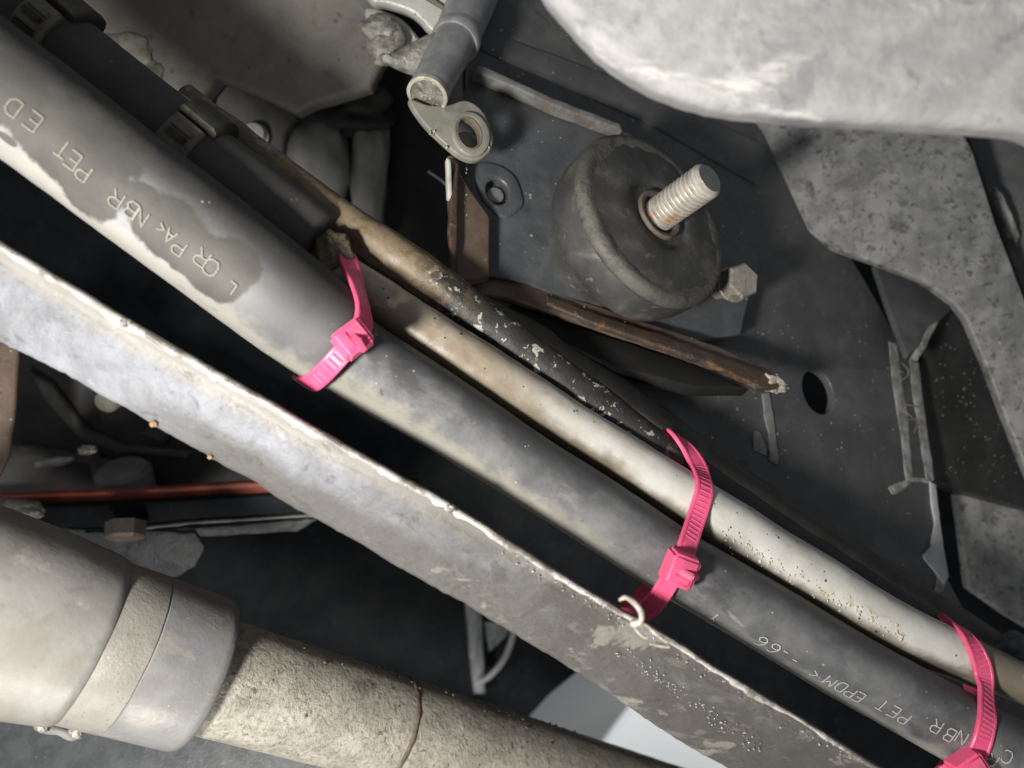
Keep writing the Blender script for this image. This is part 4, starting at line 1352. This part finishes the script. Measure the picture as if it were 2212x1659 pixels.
rp = Plane(280, 1068, .33, D(.0, -.25, -.97))
o = plate('red_strip', rp, rough_poly([(-100, 1075), (60, 1068), (300, 1058), (480, 1046), (640, 1040), (640, 1066), (480, 1073), (300, 1082), (100, 1096), (-100, 1106)], 18, 1.6, 4), .004, M['red'], bevel=.001)
tag(o, 'flat oxide red strip under the oil pan', 'strip')
cb = Plane(400, 1120, .327, D(0, -.15, -.98))
cbm = thing('cross_beam', cb.hit(400, 1150), 'blue-black cross beam below the oxide red strip', 'beam')
plate('beam_web', cb, rough_poly([(-100, 1100), (200, 1090), (540, 1072), (900, 1040), (900, 1100), (740, 1108), (420, 1128), (300, 1140), (80, 1142), (-100, 1150)], 25, 1.0), .006, M['bay'], cbm, bevel=.0012)
plate('beam_lip', cb.off(.0015), rough_poly([(300, 1139), (420, 1127), (740, 1108), (900, 1098), (900, 1103), (740, 1113), (420, 1133), (300, 1146)], 10, 1.2, 6), .004, M['dark2'], cbm, bevel=.0006)
plate('beam_foot', cb.off(-.003), rough_poly([(60, 1142), (420, 1140), (700, 1118), (640, 1150), (430, 1160), (390, 1230), (300, 1250), (180, 1200)], 20, 3), .005, M['grease_dark'], cbm, bevel=.001)
lump('weld_spatter', P(20, 1102, .318), .014, .005, .003, M['grease'], cbm, .25, 1.0, seed=21)
plate('wet_patch', cb.off(-.0015), rough_poly([(180, 1150), (300, 1146), (420, 1150), (440, 1180), (420, 1230), (360, 1250), (300, 1220), (220, 1190)], 12, 6, 9), .002, M['grease_dark'], cbm, bevel=.0008)
o = lathe('beam_bolt', P(270, 1158, .319), D(.1, -.93, -.35), [(-.006, .0078), (0, .0078), (.0012, .0066), (.0013, 0)], M['rustring'], None, seg=6, sharp=25, a0=.2)
tag(o, 'rusty hex bolt under the blue-black cross beam', 'bolt')

# ================================================================== axle shaft
A0, A1 = P(-120, 1290, .215), P(520, 1476, .256)
XA = (A1 - A0).normalized()
LL = (A1 - A0).length


def along(u, v):
    """length along the shaft axis under a pixel"""
    best = min(range(400), key=lambda i: (px(A0 + XA * LL * i / 200)[0] - u) ** 2 + (px(A0 + XA * LL * i / 200)[1] - v) ** 2)
    return LL * best / 200


shf = thing('drive_shaft', A0 + XA * LL * .5 - UP * .028, 'dirty drive shaft with stepped sleeve and smooth cover', 'drive shaft')
k1, k2, k3 = along(200, 1384), along(290, 1412), along(440, 1458)
lathe('cover', A0, XA, [(-.03, .0275), (.0, .0275), (k1 * .5, .0268), (k1 - .003, .0252), (k1 - .0006, .0246), (k1, .0238)], M['cover'], shf, seg=96, amp=.0003, nsc=40)
lathe('band', A0, XA, [(k1 - .002, .0230), (k1 + .0003, .0241), (k2 - .0006, .0241), (k2 - .0002, .0236), (k2 + .0008, .0232)], M['sleeve_metal'], shf, seg=96, amp=.0002, nsc=60)
lathe('sleeve', A0, XA, [(k2 - .0005, .0232), (k2 + .0002, .0240), (k3 - .003, .0240), (k3 - .0008, .0236), (k3, .0228), (k3, .0175)], M['sleeve_blue'], shf, seg=96, amp=.0002, nsc=60)
lathe('tube', A0, XA, [(k3 - .01, .0180)] + [(k3 + .34 * i / 60, .0180) for i in range(61)], M['shaft'], shf, seg=96, amp=.00035, nsc=140)
k4 = along(845, 1562)
lathe('weld_seam', A0, XA, [(k4 - .0012, .0179), (k4 - .0007, .0183), (k4, .0185), (k4 + .0007, .0183), (k4 + .0012, .0179)], M['clump2'], shf, seg=96, amp=.0004, nsc=400)
# clods on the tube's upper side, seen against the wall
x_, y_, z_ = basis(XA)
pts = []
for i in range(110):
    h_ = k3 + random.uniform(.02, .17)
    ang = random.gauss(0, .5)
    up_ = (UP - XA * UP.dot(XA)).normalized()
    sd_ = XA.cross(up_)
    pts.append(A0 + XA * h_ + (up_ * math.cos(ang) + sd_ * math.sin(ang)) * .0181)
crumbs('grit', pts, M['clump2'], shf, .0006, 12)

# gear-toothed ring under the shaft and gritty tray
gc = P(132, 1568, .245)
o = thing('snap_ring', gc - UP * .004, 'small dark notched ring hanging under the drive shaft', 'ring')
ring_v = Tube([(84, 1546, .247, 10), (98, 1572, .246, 11), (130, 1580, .245, 9), (160, 1588, .246, 11), (178, 1572, .248, 10)], 40, 16, .0003, 200)
ring_v.build('ring_body', M['dark2'], o)
lump('ring_tooth', P(92, 1566, .243), .0022, .0022, .002, M['boltsteel'], o, .3, 1)
lump('ring_tooth', P(166, 1580, .243), .0022, .0022, .002, M['boltsteel'], o, .3, 1)
tr = Plane(200, 1620, .33, D(.0, .35, -.93))
o = plate('splash_tray', tr, rough_poly([(-300, 1430), (300, 1480), (800, 1640), (900, 1760), (-300, 1900)], 40, 2), .004, M['tray'], bevel=.001)
tag(o, 'gritty blue-grey splash tray under the drive shaft', 'tray')

# ================================================================== hanging post, strap and wire in front of the wall
hp = Plane(1035, 1420, .48, D(.1, 0, -1))
o = plate('web_strap', hp, [(1004, 1300), (1040, 1300), (1046, 1420), (1049, 1500), (1024, 1500), (1014, 1420)], .004, M['strap'], bevel=.0015)
tag(o, 'grey webbing strap hanging down behind the drive shaft', 'strap')
tw = Tube([(1112, 1310, .47, 7), (1108, 1370, .47, 7), (1088, 1425, .47, 7), (1056, 1462, .472, 6.5), (1030, 1475, .475, 6)], 50, 14)
o = tw.build('cable', M['wire'])
tag(o, 'grey cable curving behind the webbing strap', 'cable')
o = plate('sill_bracket', Plane(1070, 1370, .49, D(.2, -.2, -1)), [(1046, 1345), (1105, 1342), (1094, 1376), (1056, 1410)], .004, M['strap'], bevel=.001)
tag(o, 'small pale bracket between webbing strap and curved cable', 'bracket')
